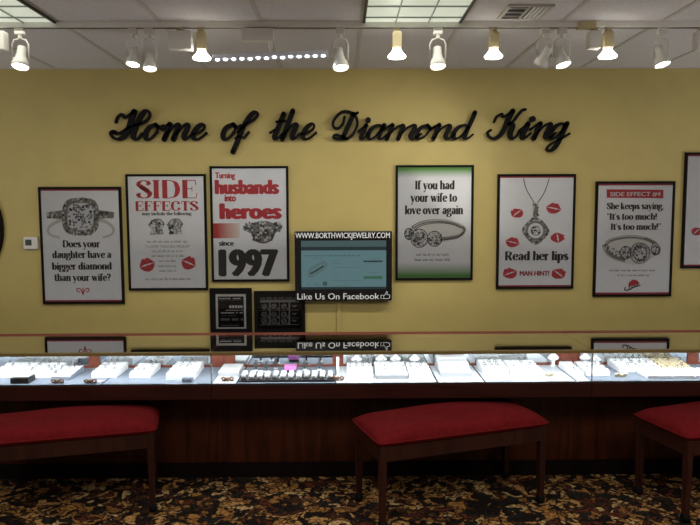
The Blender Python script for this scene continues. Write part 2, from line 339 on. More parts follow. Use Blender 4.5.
# high-contrast serif letters: (kind, points); c = curve, d = thick diagonal, t = thin line, s = serif (x, y, half width), o = dot
SER = {
 'n': (.92, [('c', [(.2,1),(.2,0)]), ('c', [(.2,.72),(.34,.95),(.52,1.0),(.68,.85),(.7,.6),(.7,0)]), ('s', .2,0,.2), ('s', .7,0,.2), ('s', .12,.98,.12)]),
 'm': (1.4, [('c', [(.2,1),(.2,0)]), ('c', [(.2,.72),(.34,.95),(.5,1.0),(.66,.85),(.68,.6),(.68,0)]), ('c', [(.68,.72),(.82,.95),(.98,1.0),(1.14,.85),(1.16,.6),(1.16,0)]), ('s', .2,0,.2), ('s', .68,0,.18), ('s', 1.16,0,.2), ('s', .12,.98,.12)]),
 'h': (.92, [('c', [(.2,1.5),(.2,0)]), ('c', [(.2,.72),(.34,.95),(.52,1.0),(.68,.85),(.7,.6),(.7,0)]), ('s', .2,0,.2), ('s', .7,0,.2), ('s', .12,1.48,.12)]),
 'u': (.95, [('c', [(.2,1),(.2,.3),(.3,.04),(.5,.02),(.7,.3)]), ('c', [(.7,1),(.7,0)]), ('s', .12,.98,.12), ('s', .62,.98,.12), ('s', .78,.02,.12)]),
 'r': (.68, [('c', [(.2,1),(.2,0)]), ('c', [(.2,.7),(.34,.95),(.5,1)]), ('o', .54,.88,.12), ('s', .22,0,.22), ('s', .12,.98,.12)]),
 'i': (.42, [('c', [(.2,1),(.2,0)]), ('o', .2,1.32,.15), ('s', .2,0,.2), ('s', .12,.98,.12)]),
 'l': (.42, [('c', [(.2,1.5),(.2,0)]), ('s', .2,0,.2), ('s', .12,1.48,.12)]),
 'o': (.88, [('c', ell(.43,.5,.29,.48))]),
 'e': (.82, [('t', [(.14,.54),(.68,.54)]), ('c', [(.68,.54),(.64,.85),(.44,.98),(.2,.8),(.14,.5),(.2,.2),(.42,.02),(.7,.22)])]),
 'c': (.8, [('c', [(.62,.85),(.44,.98),(.2,.8),(.14,.5),(.2,.2),(.42,.02),(.7,.22)]), ('o', .6,.78,.11)]),
 'a': (.86, [('c', [(.2,.82),(.4,.99),(.6,.85),(.62,.6),(.62,.2),(.7,.04),(.82,.05)]), ('c', [(.62,.58),(.3,.5),(.18,.27),(.26,.05),(.45,.05),(.62,.25)]), ('o', .22,.78,.11)]),
 'd': (.95, [('c', ell(.42,.49,.26,.48)), ('c', [(.7,1.5),(.7,0)]), ('s', .62,1.48,.12), ('s', .78,.02,.12)]),
 'b': (.95, [('c', ell(.5,.49,.26,.48)), ('c', [(.2,1.5),(.2,0)]), ('s', .12,1.48,.12)]),
 'p': (.95, [('c', ell(.5,.49,.26,.48)), ('c', [(.2,1),(.2,-.5)]), ('s', .12,.98,.12), ('s', .2,-.5,.2)]),
 'g': (.86, [('c', ell(.38,.66,.23,.32)), ('c', [(.24,.38),(.16,.2),(.3,.1),(.6,.08),(.74,-.1),(.68,-.35),(.4,-.48),(.14,-.38),(.1,-.16),(.28,.04)]), ('t', [(.58,.9),(.74,1.0)]), ('o', .76,.92,.09)]),
 's': (.7, [('c', [(.58,.78),(.4,.98),(.2,.9),(.15,.72),(.3,.57),(.5,.44),(.6,.25),(.5,.06),(.34,.02),(.12,.24)]), ('d', [(.22,.66),(.54,.36)])]),
 't': (.6, [('c', [(.25,1.35),(.25,.2),(.36,.03),(.55,.15)]), ('t', [(.04,.97),(.52,.97)])]),
 'f': (.58, [('c', [(.22,0),(.22,1.15),(.32,1.45),(.5,1.48)]), ('t', [(.03,.97),(.48,.97)]), ('s', .24,0,.22), ('o', .54,1.38,.11)]),
 'v': (.86, [('d', [(.16,1),(.45,0)]), ('t', [(.45,0),(.74,1)]), ('s', .16,.98,.18), ('s', .74,.98,.12)]),
 'w': (1.28, [('d', [(.16,1),(.42,0)]), ('t', [(.42,0),(.66,1)]), ('d', [(.62,1),(.88,0)]), ('t', [(.88,0),(1.12,1)]), ('s', .16,.98,.18), ('s', 1.12,.98,.12)]),
 'y': (.86, [('d', [(.16,1),(.45,0)]), ('t', [(.74,1),(.4,-.2),(.28,-.46)]), ('o', .2,-.4,.12), ('s', .16,.98,.18), ('s', .74,.98,.12)]),
 'k': (.92, [('c', [(.2,1.5),(.2,0)]), ('t', [(.25,.4),(.66,.98)]), ('d', [(.4,.6),(.72,0)]), ('s', .2,0,.18), ('s', .74,0,.16), ('s', .66,.98,.14), ('s', .12,1.48,.12)]),
 'D': (1.2, [('c', [(.24,1.45),(.24,0)]), ('c', [(.1,1.43),(.5,1.43),(.86,1.25),(1.0,.72),(.86,.2),(.5,.02),(.1,.02)])]),
 'I': (.52, [('c', [(.25,1.45),(.25,0)]), ('s', .25,1.43,.22), ('s', .25,.02,.22)]),
 'R': (1.2, [('c', [(.24,1.45),(.24,0)]), ('c', [(.1,1.43),(.55,1.43),(.84,1.3),(.86,1.0),(.7,.78),(.3,.74)]), ('d', [(.6,.74),(.95,.02)]), ('s', .24,.02,.22), ('s', 1.0,.02,.16)]),
 'S': (.95, [('c', [(.76,1.08),(.7,1.3),(.45,1.43),(.22,1.28),(.18,1.05),(.36,.83),(.6,.68),(.8,.45),(.72,.14),(.45,.02),(.2,.15),(.12,.4)]), ('d', [(.26,.98),(.74,.52)]), ('t', [(.78,1.0),(.78,1.43)]), ('t', [(.12,.02),(.12,.45)])]),
 'E': (1.02, [('c', [(.24,1.45),(.24,0)]), ('t', [(.08,1.43),(.88,1.43)]), ('t', [(.24,.76),(.66,.76)]), ('t', [(.08,.02),(.9,.02)]), ('t', [(.87,1.43),(.9,1.05)]), ('t', [(.9,.02),(.95,.42)]), ('t', [(.66,.56),(.66,.96)])]),
 'F': (.95, [('c', [(.24,1.45),(.24,0)]), ('t', [(.08,1.43),(.86,1.43)]), ('t', [(.24,.76),(.64,.76)]), ('s', .24,.02,.24), ('t', [(.85,1.43),(.88,1.05)]), ('t', [(.64,.56),(.64,.96)])]),
 'C': (1.08, [('c', [(.88,1.0),(.8,1.3),(.55,1.43),(.25,1.2),(.16,.72),(.25,.22),(.55,.02),(.82,.16),(.92,.45)]), ('t', [(.9,1.0),(.9,1.43)])]),
 'T': (1.0, [('c', [(.5,1.45),(.5,0)]), ('t', [(.08,1.43),(.92,1.43)]), ('s', .5,.02,.24), ('t', [(.1,1.43),(.06,1.02)]), ('t', [(.9,1.43),(.94,1.02)])]),
 '?': (.7, [('c', [(.14,1.15),(.2,1.38),(.38,1.45),(.58,1.25),(.56,.95),(.38,.68),(.36,.4)]), ('o', .37,.12,.14)]),
 '!': (.42, [('d', [(.2,1.45),(.2,.5)]), ('o', .2,.12,.14)]),
 ',': (.36, [('o', .16,.1,.13), ('t', [(.24,.1),(.12,-.28)])]),
 "'": (.3, [('o', .14,1.36,.12), ('t', [(.2,1.36),(.1,1.05)])]),
 '"': (.55, [('o', .14,1.36,.12), ('t', [(.2,1.36),(.1,1.05)]), ('o', .4,1.36,.12), ('t', [(.46,1.36),(.36,1.05)])]),
 ' ': (.42, []),
}
def serif_text(mb, text, x0, x1, zb, xh, m, y=0., thick=.25, thin=.085):
    """text between x0 and x1 on baseline zb, with x-height xh"""
    tot = sum(SER[c][0] for c in text); sx = (x1-x0)/(tot*xh); cx = 0
    def T(p): return Vector((x0+(cx+p[0])*xh*sx, zb+p[1]*xh))
    for ch in text:
        adv, st = SER[ch]
        for q in st:
            k = q[0]
            if k == 's': ribbon(mb, [T((q[1]-q[3], q[2])), T((q[1]+q[3], q[2]))], [thin*xh]*2, m, y, caps=False)
            elif k == 'o': disc(mb, T((q[1], q[2])), q[3]*xh*sx, m, y, n=10, rz=q[3]*xh)
            else:
                P = catmull([T(p) for p in q[1]], 5); W = []
                for i in range(len(P)):
                    d = P[min(i+1, len(P)-1)] - P[max(i-1, 0)]; d = d.normalized() if d.length else Vector((0, 1))
                    v = abs(d.y)**2
                    W.append(xh*(thin if k == 't' else (thick*sx*.95 if k == 'd' else thin+(thick*sx-thin)*v)))
                ribbon(mb, P, W, m, y, caps=False)
        cx += adv

def sans_text(mb, text, x0, x1, zb, height, m, y=0., bold=.0):
    """built-in font, stretched to run from x0 to x1 with capitals of the given height"""
    cu = bpy.data.curves.new('tmp_text', 'FONT'); cu.body = text; cu.size = 1; cu.resolution_u = 3; cu.fill_mode = 'FRONT'
    o = bpy.data.objects.new('tmp_text', cu); C.objects.link(o); bpy.context.view_layer.update()
    me = bpy.data.meshes.new_from_object(o.evaluated_get(bpy.context.evaluated_depsgraph_get()))
    vs = [v.co.copy() for v in me.vertices]; fs = [tuple(p.vertices) for p in me.polygons]
    bpy.data.objects.remove(o); bpy.data.curves.remove(cu); bpy.data.meshes.remove(me)
    a = min(v.x for v in vs)-bold; b = max(v.x for v in vs)+bold; s = (x1-x0)/(b-a); k = height/.70
    for i, (dx, dz) in enumerate(((0, 0), (-1, 0), (1, 0), (-.5, .3), (.5, -.3), (-.5, -.3), (.5, .3)) if bold else ((0, 0),)):
        mb.add([(x0+(v.x-a+dx*bold)*s, y-i*2e-5, zb+(v.y+dz*bold)*k) for v in vs], fs, m)

def scribble(mb, x0, x1, zb, xh, m, y=0., seed=1):
    """small print too fine to read: word-like runs of short strokes"""
    rnd = random.Random(seed); x = x0; left = rnd.randint(3, 7)
    while x < x1:
        if left == 0: x += xh*.8; left = rnd.randint(2, 7); continue
        h = xh*(1.5 if rnd.random() < .22 else 1.); wd = xh*.22
        ribbon(mb, [Vector((x, zb)), Vector((x, zb+h))], [wd]*2, m, y, caps=False)
        if rnd.random() < .75: ribbon(mb, [Vector((x, zb+xh*rnd.choice((.08, .9, .5)))), Vector((x+xh*.5, zb+xh*rnd.choice((.08, .9))))], [wd*.7]*2, m, y, caps=False)
        x += xh*.62; left -= 1

# ------------------------------------------------------------------ the setting
WY = 5.04; CZ = 2.751
struct(MB().box((-5, WY, 0), (5.2, WY+.12, 2.9)).build('wall_back', MT['wall']))
struct(MB().box((-5, -1.5, -.08), (5.2, WY+.12, 0)).build('floor', MT['carpet']))
struct(MB().box((-5, -1.5, CZ), (5.2, WY+.12, CZ+.1)).build('ceiling', MT['tile']))
GX = [-1.55 + .554*k for k in range(-5, 11)]
g = MB()
for x in GX: g.box((x-.012, -1.4, CZ-.004), (x+.012, WY, CZ))
struct(g.build('trim_1', MT['tbar']))
g = MB()
for y in (-1.05, .18, 1.41, 2.64, 3.87): g.box((-5, y-.012, CZ-.0045), (5.2, y+.012, CZ))
struct(g.build('trim_2', MT['tbar']))
struct(MB().box((-5, WY-.022, CZ-.005), (5.2, WY, CZ)).build('trim_3', MT['tbar']))

# ceiling lights: recessed panels with a lens divided into cells
def ceiling_light(x0, x1, label):
    y0, y1 = 2.66, 3.86
    t = thing('ceiling_light', label, 'ceiling light', ((x0+x1)/2, (y0+y1)/2, CZ), group='lens panels in the ceiling')
    hx, hy = (x1-x0)/2, (y1-y0)/2; f = MB()
    for a, b in (((-hx, -hy), (-hx+.014, hy)), ((hx-.014, -hy), (hx, hy)), ((-hx, -hy), (hx, -hy+.014)), ((-hx, hy-.014), (hx, hy))):
        f.box((a[0], a[1], -.014), (b[0], b[1], 0))
    f.build('frame', MT['tbar_dark'], t)
    MB().box((-hx+.014, -hy+.014, -.006), (hx-.014, hy-.014, -.001)).build('lens', MT['lens'], t)
    l = MB()
    for k in (1, 2): x = -hx + 2*hx*k/3; l.box((x-.003, -hy+.014, -.013), (x+.003, hy-.014, -.006))
    n = 6
    for k in range(1, n): y = -hy + 2*hy*k/n; l.box((-hx+.014, y-.003, -.013), (hx-.014, y+.003, -.006))
    l.build('louver', MT['louver'], t)
    return t
ceiling_light(.118, .660, 'glowing panel light with dark frame set in the ceiling beside the air vent')
ceiling_light(-2.092, -1.556, 'glowing panel light with dark frame in the ceiling over the small thermostat')

# air vent
v = thing('air_vent', 'white ceiling air vent with an open dark half', 'vent', (.962, 3.58, CZ))
MB().box((-.10, -.105, -.002), (.10, .105, 0)).build('backing', MT['vent_dark'], v)
f = MB()
for a, b in (((-.118, -.125), (-.10, .125)), ((.10, -.125), (.118, .125)), ((-.10, -.125), (.10, -.107)), ((-.10, .107), (.10, .125)), ((-.006, -.107), (.004, .107))):
    f.box((a[0], a[1], -.010), (b[0], b[1], 0))
f.build('frame', MT['tbar'], v)
s = MB()
for k in range(4):
    x = .018 + k*.022
    s.box((x, -.106, -.009), (x+.013, .106, -.003), None)
for k in range(3):
    y = -.07+k*.07; s.box((-.10, y-.003, -.008), (-.006, y+.003, -.003), None)
s.build('slat', MT['white_metal'], v)

# ------------------------------------------------------------------ lighting track with its lamps
TY, TZ = 3.778, CZ
tr = thing('lighting_track', 'long white lighting track running along the ceiling above the counter', 'lighting track', (0, TY, TZ))
MB().box((-4.6, -.018, -.034), (4.8, .018, -.0005)).build('rail', MT['track'], tr, bevel=.003)
MB().box((-4.6, -.010, -.0355), (4.8, .010, -.034)).build('slot', MT['tbar_dark'], tr)
b = MB(); b.box((1.305, -.024, -.040), (1.405, .024, -.0005)); b.build('connector', MT['tan_metal'], tr, bevel=.004)
TB = TZ-.0355

def aim(tilt_x, tilt_y):
    return Euler((tilt_x, tilt_y, 0)).to_matrix().to_4x4()
def gimbal_lamp(x, drop, label, lit=True, tx=.2, ty=0., sc_=1.0, rz=0.):
    """lamp cup in a wire yoke; the light axis is the cup's local -z, tilted towards the camera by tx"""
    t = thing('track_lamp', label, 'track lamp', (x, TY, TB), rz, group='lamps on the lighting track')
    MB().box((-.024, -.015, -.034), (.024, .015, 0)).build('adapter', MT['white_metal'], t, bevel=.004)
    MB().lathe([(.011, -.055), (.011, -.033)], 12).build('stem', MT['white_metal'], t, smooth=False)
    zc = -drop
    y = MB(); r = .047*sc_
    pts = [Vector((-r, 0, zc)), Vector((-r, 0, -.085)), Vector((-r*.72, 0, -.062)), Vector((0, 0, -.053)), Vector((r*.72, 0, -.062)), Vector((r, 0, -.085)), Vector((r, 0, zc))]
    y.tube(pts, .0045, 8); y.build('yoke', MT['white_metal'], t, smooth=True)
    M = Matrix.Translation((0, 0, zc)) @ aim(tx, ty)
    c = MB(); s = sc_
    c.lathe([(.018*s, .074*s), (.024*s, .072*s), (.026*s, .025*s), (.030*s, .018*s), (.030*s, .004*s), (.040*s, -.008*s), (.047*s, -.034*s), (.050*s, -.052*s), (.046*s, -.052*s), (.040*s, -.030*s)], 24, None, M, cap=False)
    c.lathe([(.001, .0745*s), (.018*s, .074*s)], 24, None, M, cap=False)
    h = c.build('housing', MT['white_metal'], t, smooth=True)
    MB().lathe([(.001, -.053*s), (.030*s, -.052*s), (.044*s, -.046*s), (.038*s, -.030*s)], 24, None, M, cap=False).build('bulb', MT['bulb'] if lit else MT['bulb_off'], t, smooth=True)
    if lit:
        d = (M.to_3x3() @ Vector((0, 0, -1))); p = Vector((x, TY, TB)) + M @ Vector((0, 0, -.062*s))
        return t, p, d
    return t, None, None
def holder_lamp(x, label, box_h=.105, wide=.05, m='tan_metal', adapter_shift=0.):
    t = thing('track_lamp', label, 'track lamp', (x, TY, TB), group='lamps on the lighting track')
    MB().box((-.016, -.015, -.022), (.016, .015, 0)).build('adapter', MT[m], t, bevel=.003)
    MB().box((-wide/2, -.022, -box_h), (wide/2, .022, -.022)).build('holder', MT[m], t, bevel=.005)
    z = -box_h
    MB().lathe([(.016, z+.002), (.022, z-.004), (.030, z-.020), (.045, z-.036), (.051, z-.044), (.047, z-.052), (.001, z-.055)], 24, None, None, cap=False).build('bulb', MT['bulb'], t, smooth=True)
    return t, Vector((x, TY, TB+z-.085)), Vector((0, -.1, -1))

LAMPS = []
LAMPS.append(gimbal_lamp(-1.765, .162, 'lit white gimbal lamp on the track, farthest toward the ceiling panel over the thermostat', tx=-.28, sc_=.95, rz=.0))
LAMPS.append(gimbal_lamp(-1.147, .158, 'lit white gimbal lamp, higher of the close pair over the word Home', tx=-.25, ty=.06, sc_=.78))
LAMPS.append(gimbal_lamp(-1.058, .182, 'lit white gimbal lamp, lower of the close pair over the word Home', tx=-.25, ty=-.06, sc_=.78))
LAMPS.append(holder_lamp(-.771, 'lit lamp in tan holder beside a white transformer box, left of the light bar', .115))
LAMPS.append(gimbal_lamp(-.007, .172, 'lit white lamp on the track just past the light bar end', tx=-.25, ty=-.1, sc_=.92))
LAMPS.append(holder_lamp(.307, 'lit cream lamp hanging below the ceiling panel, left of a white gimbal lamp', .108))
LAMPS.append(gimbal_lamp(.534, .165, 'lit white gimbal lamp hanging below the ceiling panel', tx=-.25, sc_=.92))
LAMPS.append(holder_lamp(.844, 'lit tan holder lamp on the track below the air vent', .108))
gimbal_lamp(1.126, .158, 'unlit white gimbal lamp turned to the wall above the word King', lit=False, tx=.55, ty=.35, sc_=.86)
LAMPS.append(gimbal_lamp(1.224, .160, 'lit white gimbal lamp next to an unlit one above the word King', tx=-.25, ty=-.18, sc_=.88))
LAMPS.append(holder_lamp(1.480, 'lit brown holder lamp in front of a pale box near the track joint', .108))
LAMPS.append(gimbal_lamp(1.779, .158, 'lit white gimbal lamp above the side effect number four poster', tx=-.25, ty=-.15, sc_=.88))
for t, p, d in LAMPS:
    spot('lamp_light', p, p + Vector((d.x*.3, .80, -.60)), 4.5, 118, 1.0)
# the lamp next to the unlit one also washes the wall
spot('lamp_light', LAMPS[9][1], (-.15, 5.04, 1.55), 42.0, 84, 1.0)

def track_box(x, w_, h_, label, hook=True):
    t = thing('transformer_box', label, 'transformer box', (x, TY, TB), group='transformer boxes on the lighting track')
    MB().box((-.018, -.014, -.018), (.018, .014, 0)).build('adapter', MT['tan_metal'], t, bevel=.003)
    MB().box((-w_/2, -.03, -.018-h_), (w_/2, .03, -.018)).build('case', MT['white_metal'], t, bevel=.004)
    return t
track_box(-.885, .130, .100, 'white square transformer box on the track left of the lit tan lamp')
track_box(1.400, .062, .095, 'narrow pale transformer box behind the brown holder lamp')
track_box(-1.895, .110, .100, 'white transformer box cut off by the left picture edge')
track_box(2.00, .070, .105, 'pale transformer box cut off by the right picture edge')

# LED bar hung from its driver
t = thing('led_light_bar', 'slim aluminium bar with a row of bright white diodes under its driver box', 'light bar', (-.46, TY, TB))
MB().box((-.088, -.03, -.070), (.088, .03, -.004)).build('driver_box', MT['white_metal'], t, bevel=.004)
MB().lathe([(.008, -.128), (.012, -.10), (.012, -.068)], 12).build('stem', MT['white_metal'], t, loc=(.070, 0, 0))
M = Matrix.Translation((.068, 0, -.147)) @ Euler((-.35, -.036, 0)).to_matrix().to_4x4()
MB().box((-.318, -.020, -.016), (.318, .020, .010), None, M).build('bar', MT['led_bar'], t, bevel=.003)
for k in range(14):
    x = -.292+.584*k/13; dz = .004*((-1)**k) if 4 <= k <= 9 else 0
    MB().lathe([(.0115, -.0165), (.0105, -.0185), (.001, -.019)], 10, None, M @ Matrix.Translation((x, -.006+dz, 0)), cap=False).build('diode', MT['led'], t)
area('led_bar_light', (-.39, TY-.02, TB-.185), .6, .03, 4.0, (.92, .96, 1), (-.39, TY-.1, 0))

# ------------------------------------------------------------------ wall lettering: raised black script words
def script_glyph(name, u, sx):
    """lists of (points, thick) in units of the x-height, slanted"""
    G = {
     'o': [[(.52,1),(.22,.82),(.12,.45),(.22,.08),(.42,0),(.62,.22),(.72,.6),(.62,.93),(.50,1.0)], [(.64,.86),(.80,.76),(.98,.92)]],
     'm': [[(-.12,.62),(.06,.92),(.16,1.0)], [(.2,1),(.2,.5),(.18,0)], [(.2,.25),(.38,.78),(.58,1.0),(.68,.88),(.68,.5),(.66,0)], [(.68,.25),(.86,.78),(1.06,1.0),(1.18,.85),(1.14,.3),(1.22,.04),(1.34,.04),(1.55,.36)]],
     'n': [[(-.12,.62),(.06,.92),(.16,1.0)], [(.2,1),(.2,.5),(.18,0)], [(.2,.25),(.38,.78),(.58,1.0),(.70,.85),(.66,.3),(.74,.04),(.86,.04),(1.05,.36)]],
     'e': [[(.02,.32),(.3,.42),(.56,.62),(.58,.88),(.42,1),(.2,.8),(.1,.4),(.2,.08),(.42,0),(.62,.12),(.84,.42)]],
     'i': [[(-.12,.55),(.1,.85),(.2,1)], [(.22,1),(.18,.4),(.2,.08),(.34,.02),(.58,.36)]],
     'a': [[(.66,.86),(.5,1),(.24,.84),(.12,.45),(.2,.08),(.38,.02),(.6,.4),(.7,.9)], [(.74,1),(.68,.35),(.74,.05),(.88,.04),(1.08,.36)]],
     'd': [[(.66,.86),(.5,1),(.24,.84),(.12,.45),(.2,.08),(.38,.02),(.6,.4),(.7,.9)], [(.74,1.9),(.72,1.2),(.68,.35),(.74,.05),(.88,.04),(1.04,.30)]],
     'g': [[(.66,.86),(.5,1),(.24,.84),(.12,.45),(.2,.08),(.38,.02),(.6,.4),(.7,.9)], [(.74,1),(.7,.2),(.64,-.5),(.45,-.82),(.24,-.72),(.3,-.42),(.62,-.12),(1.06,.32)]],
     'h': [[(.2,1.85),(.2,1.0),(.18,0)], [(.2,.25),(.38,.78),(.58,1.0),(.70,.85),(.66,.3),(.74,.04),(.86,.04),(1.05,.36)]],
     't': [[(-.16,.42),(.06,.62)], [(.24,1.65),(.22,1.0),(.18,.3),(.24,.04),(.40,.06),(.58,.36)], [(-.02,1.14),(.5,1.20)]],
    }[name]
    return [[(p[0]*sx+p[1]*.38, p[1]) for p in st] for st in G]
def pressure(P, thick, thin):
    W = []
    for i in range(len(P)):
        d = P[min(i+1, len(P)-1)] - P[max(i-1, 0)]; d = d.normalized() if d.length else Vector((0, -1))
        W.append(thin+(thick-thin)*max(0, -d.y)**.8)
    for _ in range(3): W = [(W[max(i-1, 0)]+W[i]*2+W[min(i+1, len(W)-1)])/4 for i in range(len(W))]
    return W
LY0, LY1 = -.048, -.024     # front and back of the letters, measured from the wall
def word(name, label, zx, zs, base, u, glyphs, traced, dots):
    """zx: left photo column of the tracing, zs: its scale, base: its baseline; glyphs (letter, x, width factor); traced strokes in tracing units"""
    def WX(X): return -1.716+.007433*(zx+X/zs-110)
    def WZ(Yv): return (base-Yv)/zs*.00740
    x_mid = WX(350)
    t = thing('script_lettering', label, 'wall lettering', (x_mid, WY, 2.230), group='raised script words on the wall')
    S = .00742/zs
    for ch, X, sx in glyphs:
        mb = MB()
        for st in script_glyph(ch, u, sx):
            P = catmull([(WX(X)-x_mid+p[0]*u*S, p[1]*u*S) for p in st], 6)
            ribbon(mb, P, pressure(P, .34*u*S, .15*u*S), None, LY0, LY1)
        for dx, dy, r in dots.get(ch, []):
            disc(mb, (WX(dx)-x_mid, WZ(dy)), r*S, None, LY0, LY1, 16)
        mb.build('letter', MT['letters'], t)
    for strokes in traced:
        mb = MB()
        for pts, w0 in strokes:
            P = catmull([(WX(a)-x_mid, WZ(b)) for a, b in pts], 6)
            W = [w0*S]*len(P) if not isinstance(w0, tuple) else pressure(P, w0[0]*S, w0[1]*S)
            ribbon(mb, P, W, None, LY0, LY1)
        mb.build('letter', MT['letters'], t)
    for ob in list(t.children):     # a stand-off pin carries each letter
        vs = ob.data.vertices; cxm = sorted(q.co.x for q in vs)[len(vs)//2]
        near = min(vs, key=lambda q: (q.co.x-cxm)**2+(q.co.z-.05)**2)
        MB().box((near.co.x-.003, LY1-.004, near.co.z-.003), (near.co.x+.003, 0, near.co.z+.003)).build('pin', MT['letters'], ob)
    return t
word('home', 'black raised script word Home, first word of the wall slogan', 105, 6.364, 250, 95,
     [('o', 236, 1.15), ('m', 356, 1.28), ('e', 539, 1.15)],
     [[([(78,142),(92,110),(118,92),(130,110),(152,106),(176,90),(194,76)], 17),
       ([(196,76),(176,125),(158,180),(128,228),(92,248),(58,238),(42,212),(56,200),(72,208)], (36, 18)),
       ([(236,150),(272,130),(292,100),(284,74),(262,74),(236,104),(206,160),(186,212),(188,242),(212,246),(242,214)], (33, 17)),
       ([(96,212),(118,200),(160,176),(214,158),(236,150)], 15)]], {})
word('of', 'black raised script word of, between Home and the', 210, 6.364, 250, 95,
     [('o', 56, 1.15)],
     [[([(176,206),(226,160),(276,128),(302,98),(296,82),(278,84),(248,112),(208,178),(172,262),(142,330)], (32, 17)),
       ([(160,246),(188,232),(214,240),(244,206)], 15)]], {})
word('the', 'black raised script word the, between of and Diamond', 210, 6.364, 250, 95,
     [('t', 381, 1.15), ('h', 435, 1.2), ('e', 564, 1.15)], [], {})
word('diamond', 'black raised script word Diamond, longest word of the wall slogan', 320, 8.75, 340, 118,
     [('i', 318, 1.2), ('a', 377, 1.5), ('m', 538, 1.75), ('o', 803, 1.35), ('n', 947, 1.7), ('d', 1120, 1.58)],
     [[([(322,114),(292,126),(240,105),(180,110),(128,158),(105,208),(120,243),(155,246),(192,208),(208,150)], 23),
       ([(284,126),(254,195),(218,270),(196,322)], 42),
       ([(284,126),(310,160),(318,215),(292,280),(252,324),(214,340),(160,338),(118,334),(112,314),(142,306),(190,324),(226,340)], 24)]],
     {'i': [(412, 178, 25)]})
word('king', 'black raised script word King, last word of the wall slogan', 480, 7.0, 268, 103,
     [('i', 262, 1.2), ('n', 341, 1.55), ('g', 458, 1.35)],
     [[([(90,152),(108,116),(142,98),(152,116),(178,104),(218,78)], 17),
       ([(218,78),(188,138),(164,198),(132,245),(92,268),(56,254),(45,226),(66,210)], (36, 18)),
       ([(306,68),(284,72),(254,106),(224,146),(186,168)], 19),
       ([(196,164),(222,176),(204,236),(216,268),(246,252),(268,222)], (34, 17))]],
     {'i': [(358, 133, 21)]})

# ------------------------------------------------------------------ framed posters
def poster(name, label, xc, zc, w_, h_, fr=.017, depth=.022, cat='poster', frame_mat='black_frame'):
    t = thing(name, label, cat, (xc, WY, zc), group='framed pictures on the yellow wall')
    hx, hz = w_/2, h_/2; f = MB()
    f.box((-hx, -depth, -hz), (-hx+fr, -.001, hz)); f.box((hx-fr, -depth, -hz), (hx, -.001, hz))
    f.box((-hx+fr, -depth, hz-fr), (hx-fr, -.001, hz)); f.box((-hx+fr, -depth, -hz), (hx-fr, -.001, -hz+fr))
    f.build('frame', MT[frame_mat], t)
    pr = MB().box((-hx+fr, -.0155, -hz+fr), (hx-fr, -.002, hz-fr)).build('print', MT['print'], t)
    MB().box((-hx+fr, -depth+.0015, -hz+fr), (hx-fr, -depth+.003, hz-fr)).build('glazing', MT['acrylic'], t)
    return t, pr
PY = -.0160   # depth of the ink, just in front of the paper
def affine(tl, tr_, bl, w_, h_):
    """tracing coordinates -> metres from the poster's centre"""
    ax, ay = tr_[0]-tl[0], tr_[1]-tl[1]; bx, by = bl[0]-tl[0], bl[1]-tl[1]; det = ax*by-ay*bx
    def T(x, y):
        px, py = x-tl[0], y-tl[1]; a = (px*by-py*bx)/det; b = (ax*py-ay*px)/det
        return Vector((-w_/2+a*w_, h_/2-b*h_))
    return T
def text_line(mb, T, s, x0, x1, yb, xh, m, serif=True, thick=.25, thin=.085, bold=0., dy=0.):
    a, b = T(x0, yb), T(x1, yb); k = (T(x0, yb-xh)-a).length
    z = (a.y+b.y)/2
    if serif: serif_text(mb, s, a.x, b.x, z, k, m, PY-dy, thick, thin)
    else: sans_text(mb, s, a.x, b.x, z, k, m, PY-dy, bold)
def strip(mb, T, x0, y0, x1, y1, m, dy=0.):
    poly(mb, [T(x0, y0), T(x0, y1), T(x1, y1), T(x1, y0)], m, PY-dy)
def bands(t, w_, h_, m, h_band, fr=.017):
    hx, hz = w_/2-fr, h_/2-fr
    MB().add([(-hx, PY, hz-h_band), (hx, PY, hz-h_band), (hx, PY, hz), (-hx, PY, hz)], [(0, 1, 2, 3)], m).build('colour_band', None, t)
    MB().add([(-hx, PY, -hz), (hx, PY, -hz), (hx, PY, -hz+h_band), (-hx, PY, -hz+h_band)], [(0, 1, 2, 3)], m).build('colour_band', None, t)
def kiss(t, T, *a):
    mb = MB(); lips(mb, T, *a); mb.build('kiss_print', None, t)
def line(t, name, T, *a, **k):
    mb = MB(); text_line(mb, T, *a, **k); mb.build(name, None, t)
def small_line(t, T, a, b, y, xh, m, seed):
    mb = MB(); p = T(a, y); q = T(b, y); scribble(mb, p.x, q.x, p.y, xh, m, PY, seed); mb.build('small_print', None, t)
SP = ['diamond_white', 'diamond_mid', 'diamond_dark', 'ring_print_light', 'diamond_white']
def sparkle(mb, inside, x0, x1, y0, y1, T, step, seed, mats=SP, dy=.0006):
    """scatter of cut-stone facets filling the region inside(x, y) in tracing units"""
    rnd = random.Random(seed); y = y0
    while y < y1:
        x = x0
        while x < x1:
            px, py = x+rnd.uniform(-.3, .3)*step, y+rnd.uniform(-.3, .3)*step
            if inside(px, py):
                a = rnd.uniform(0, PI); n = rnd.choice((3, 4, 4, 5)); r = step*rnd.uniform(.55, .8)
                poly(mb, [T(px+r*math.cos(a+2*PI*k/n), py+r*math.sin(a+2*PI*k/n)) for k in range(n)], MT[rnd.choice(mats)], PY-dy-rnd.random()*.0003)
            x += step
        y += step
def stroke(mb, T, pts, wd, m, dy=0., n=7, closed=False):
    if closed: pts = pts+[pts[0]]
    P = catmull([T(*p) for p in pts], n); k = (T(1, 0)-T(0, 0)).length
    W = [k*wd]*len(P) if not isinstance(wd, list) else [k*(wd[0]+(wd[1]-wd[0])*i/(len(P)-1)) for i in range(len(P))]
    ribbon(mb, P, W, m, PY-dy, caps=False)
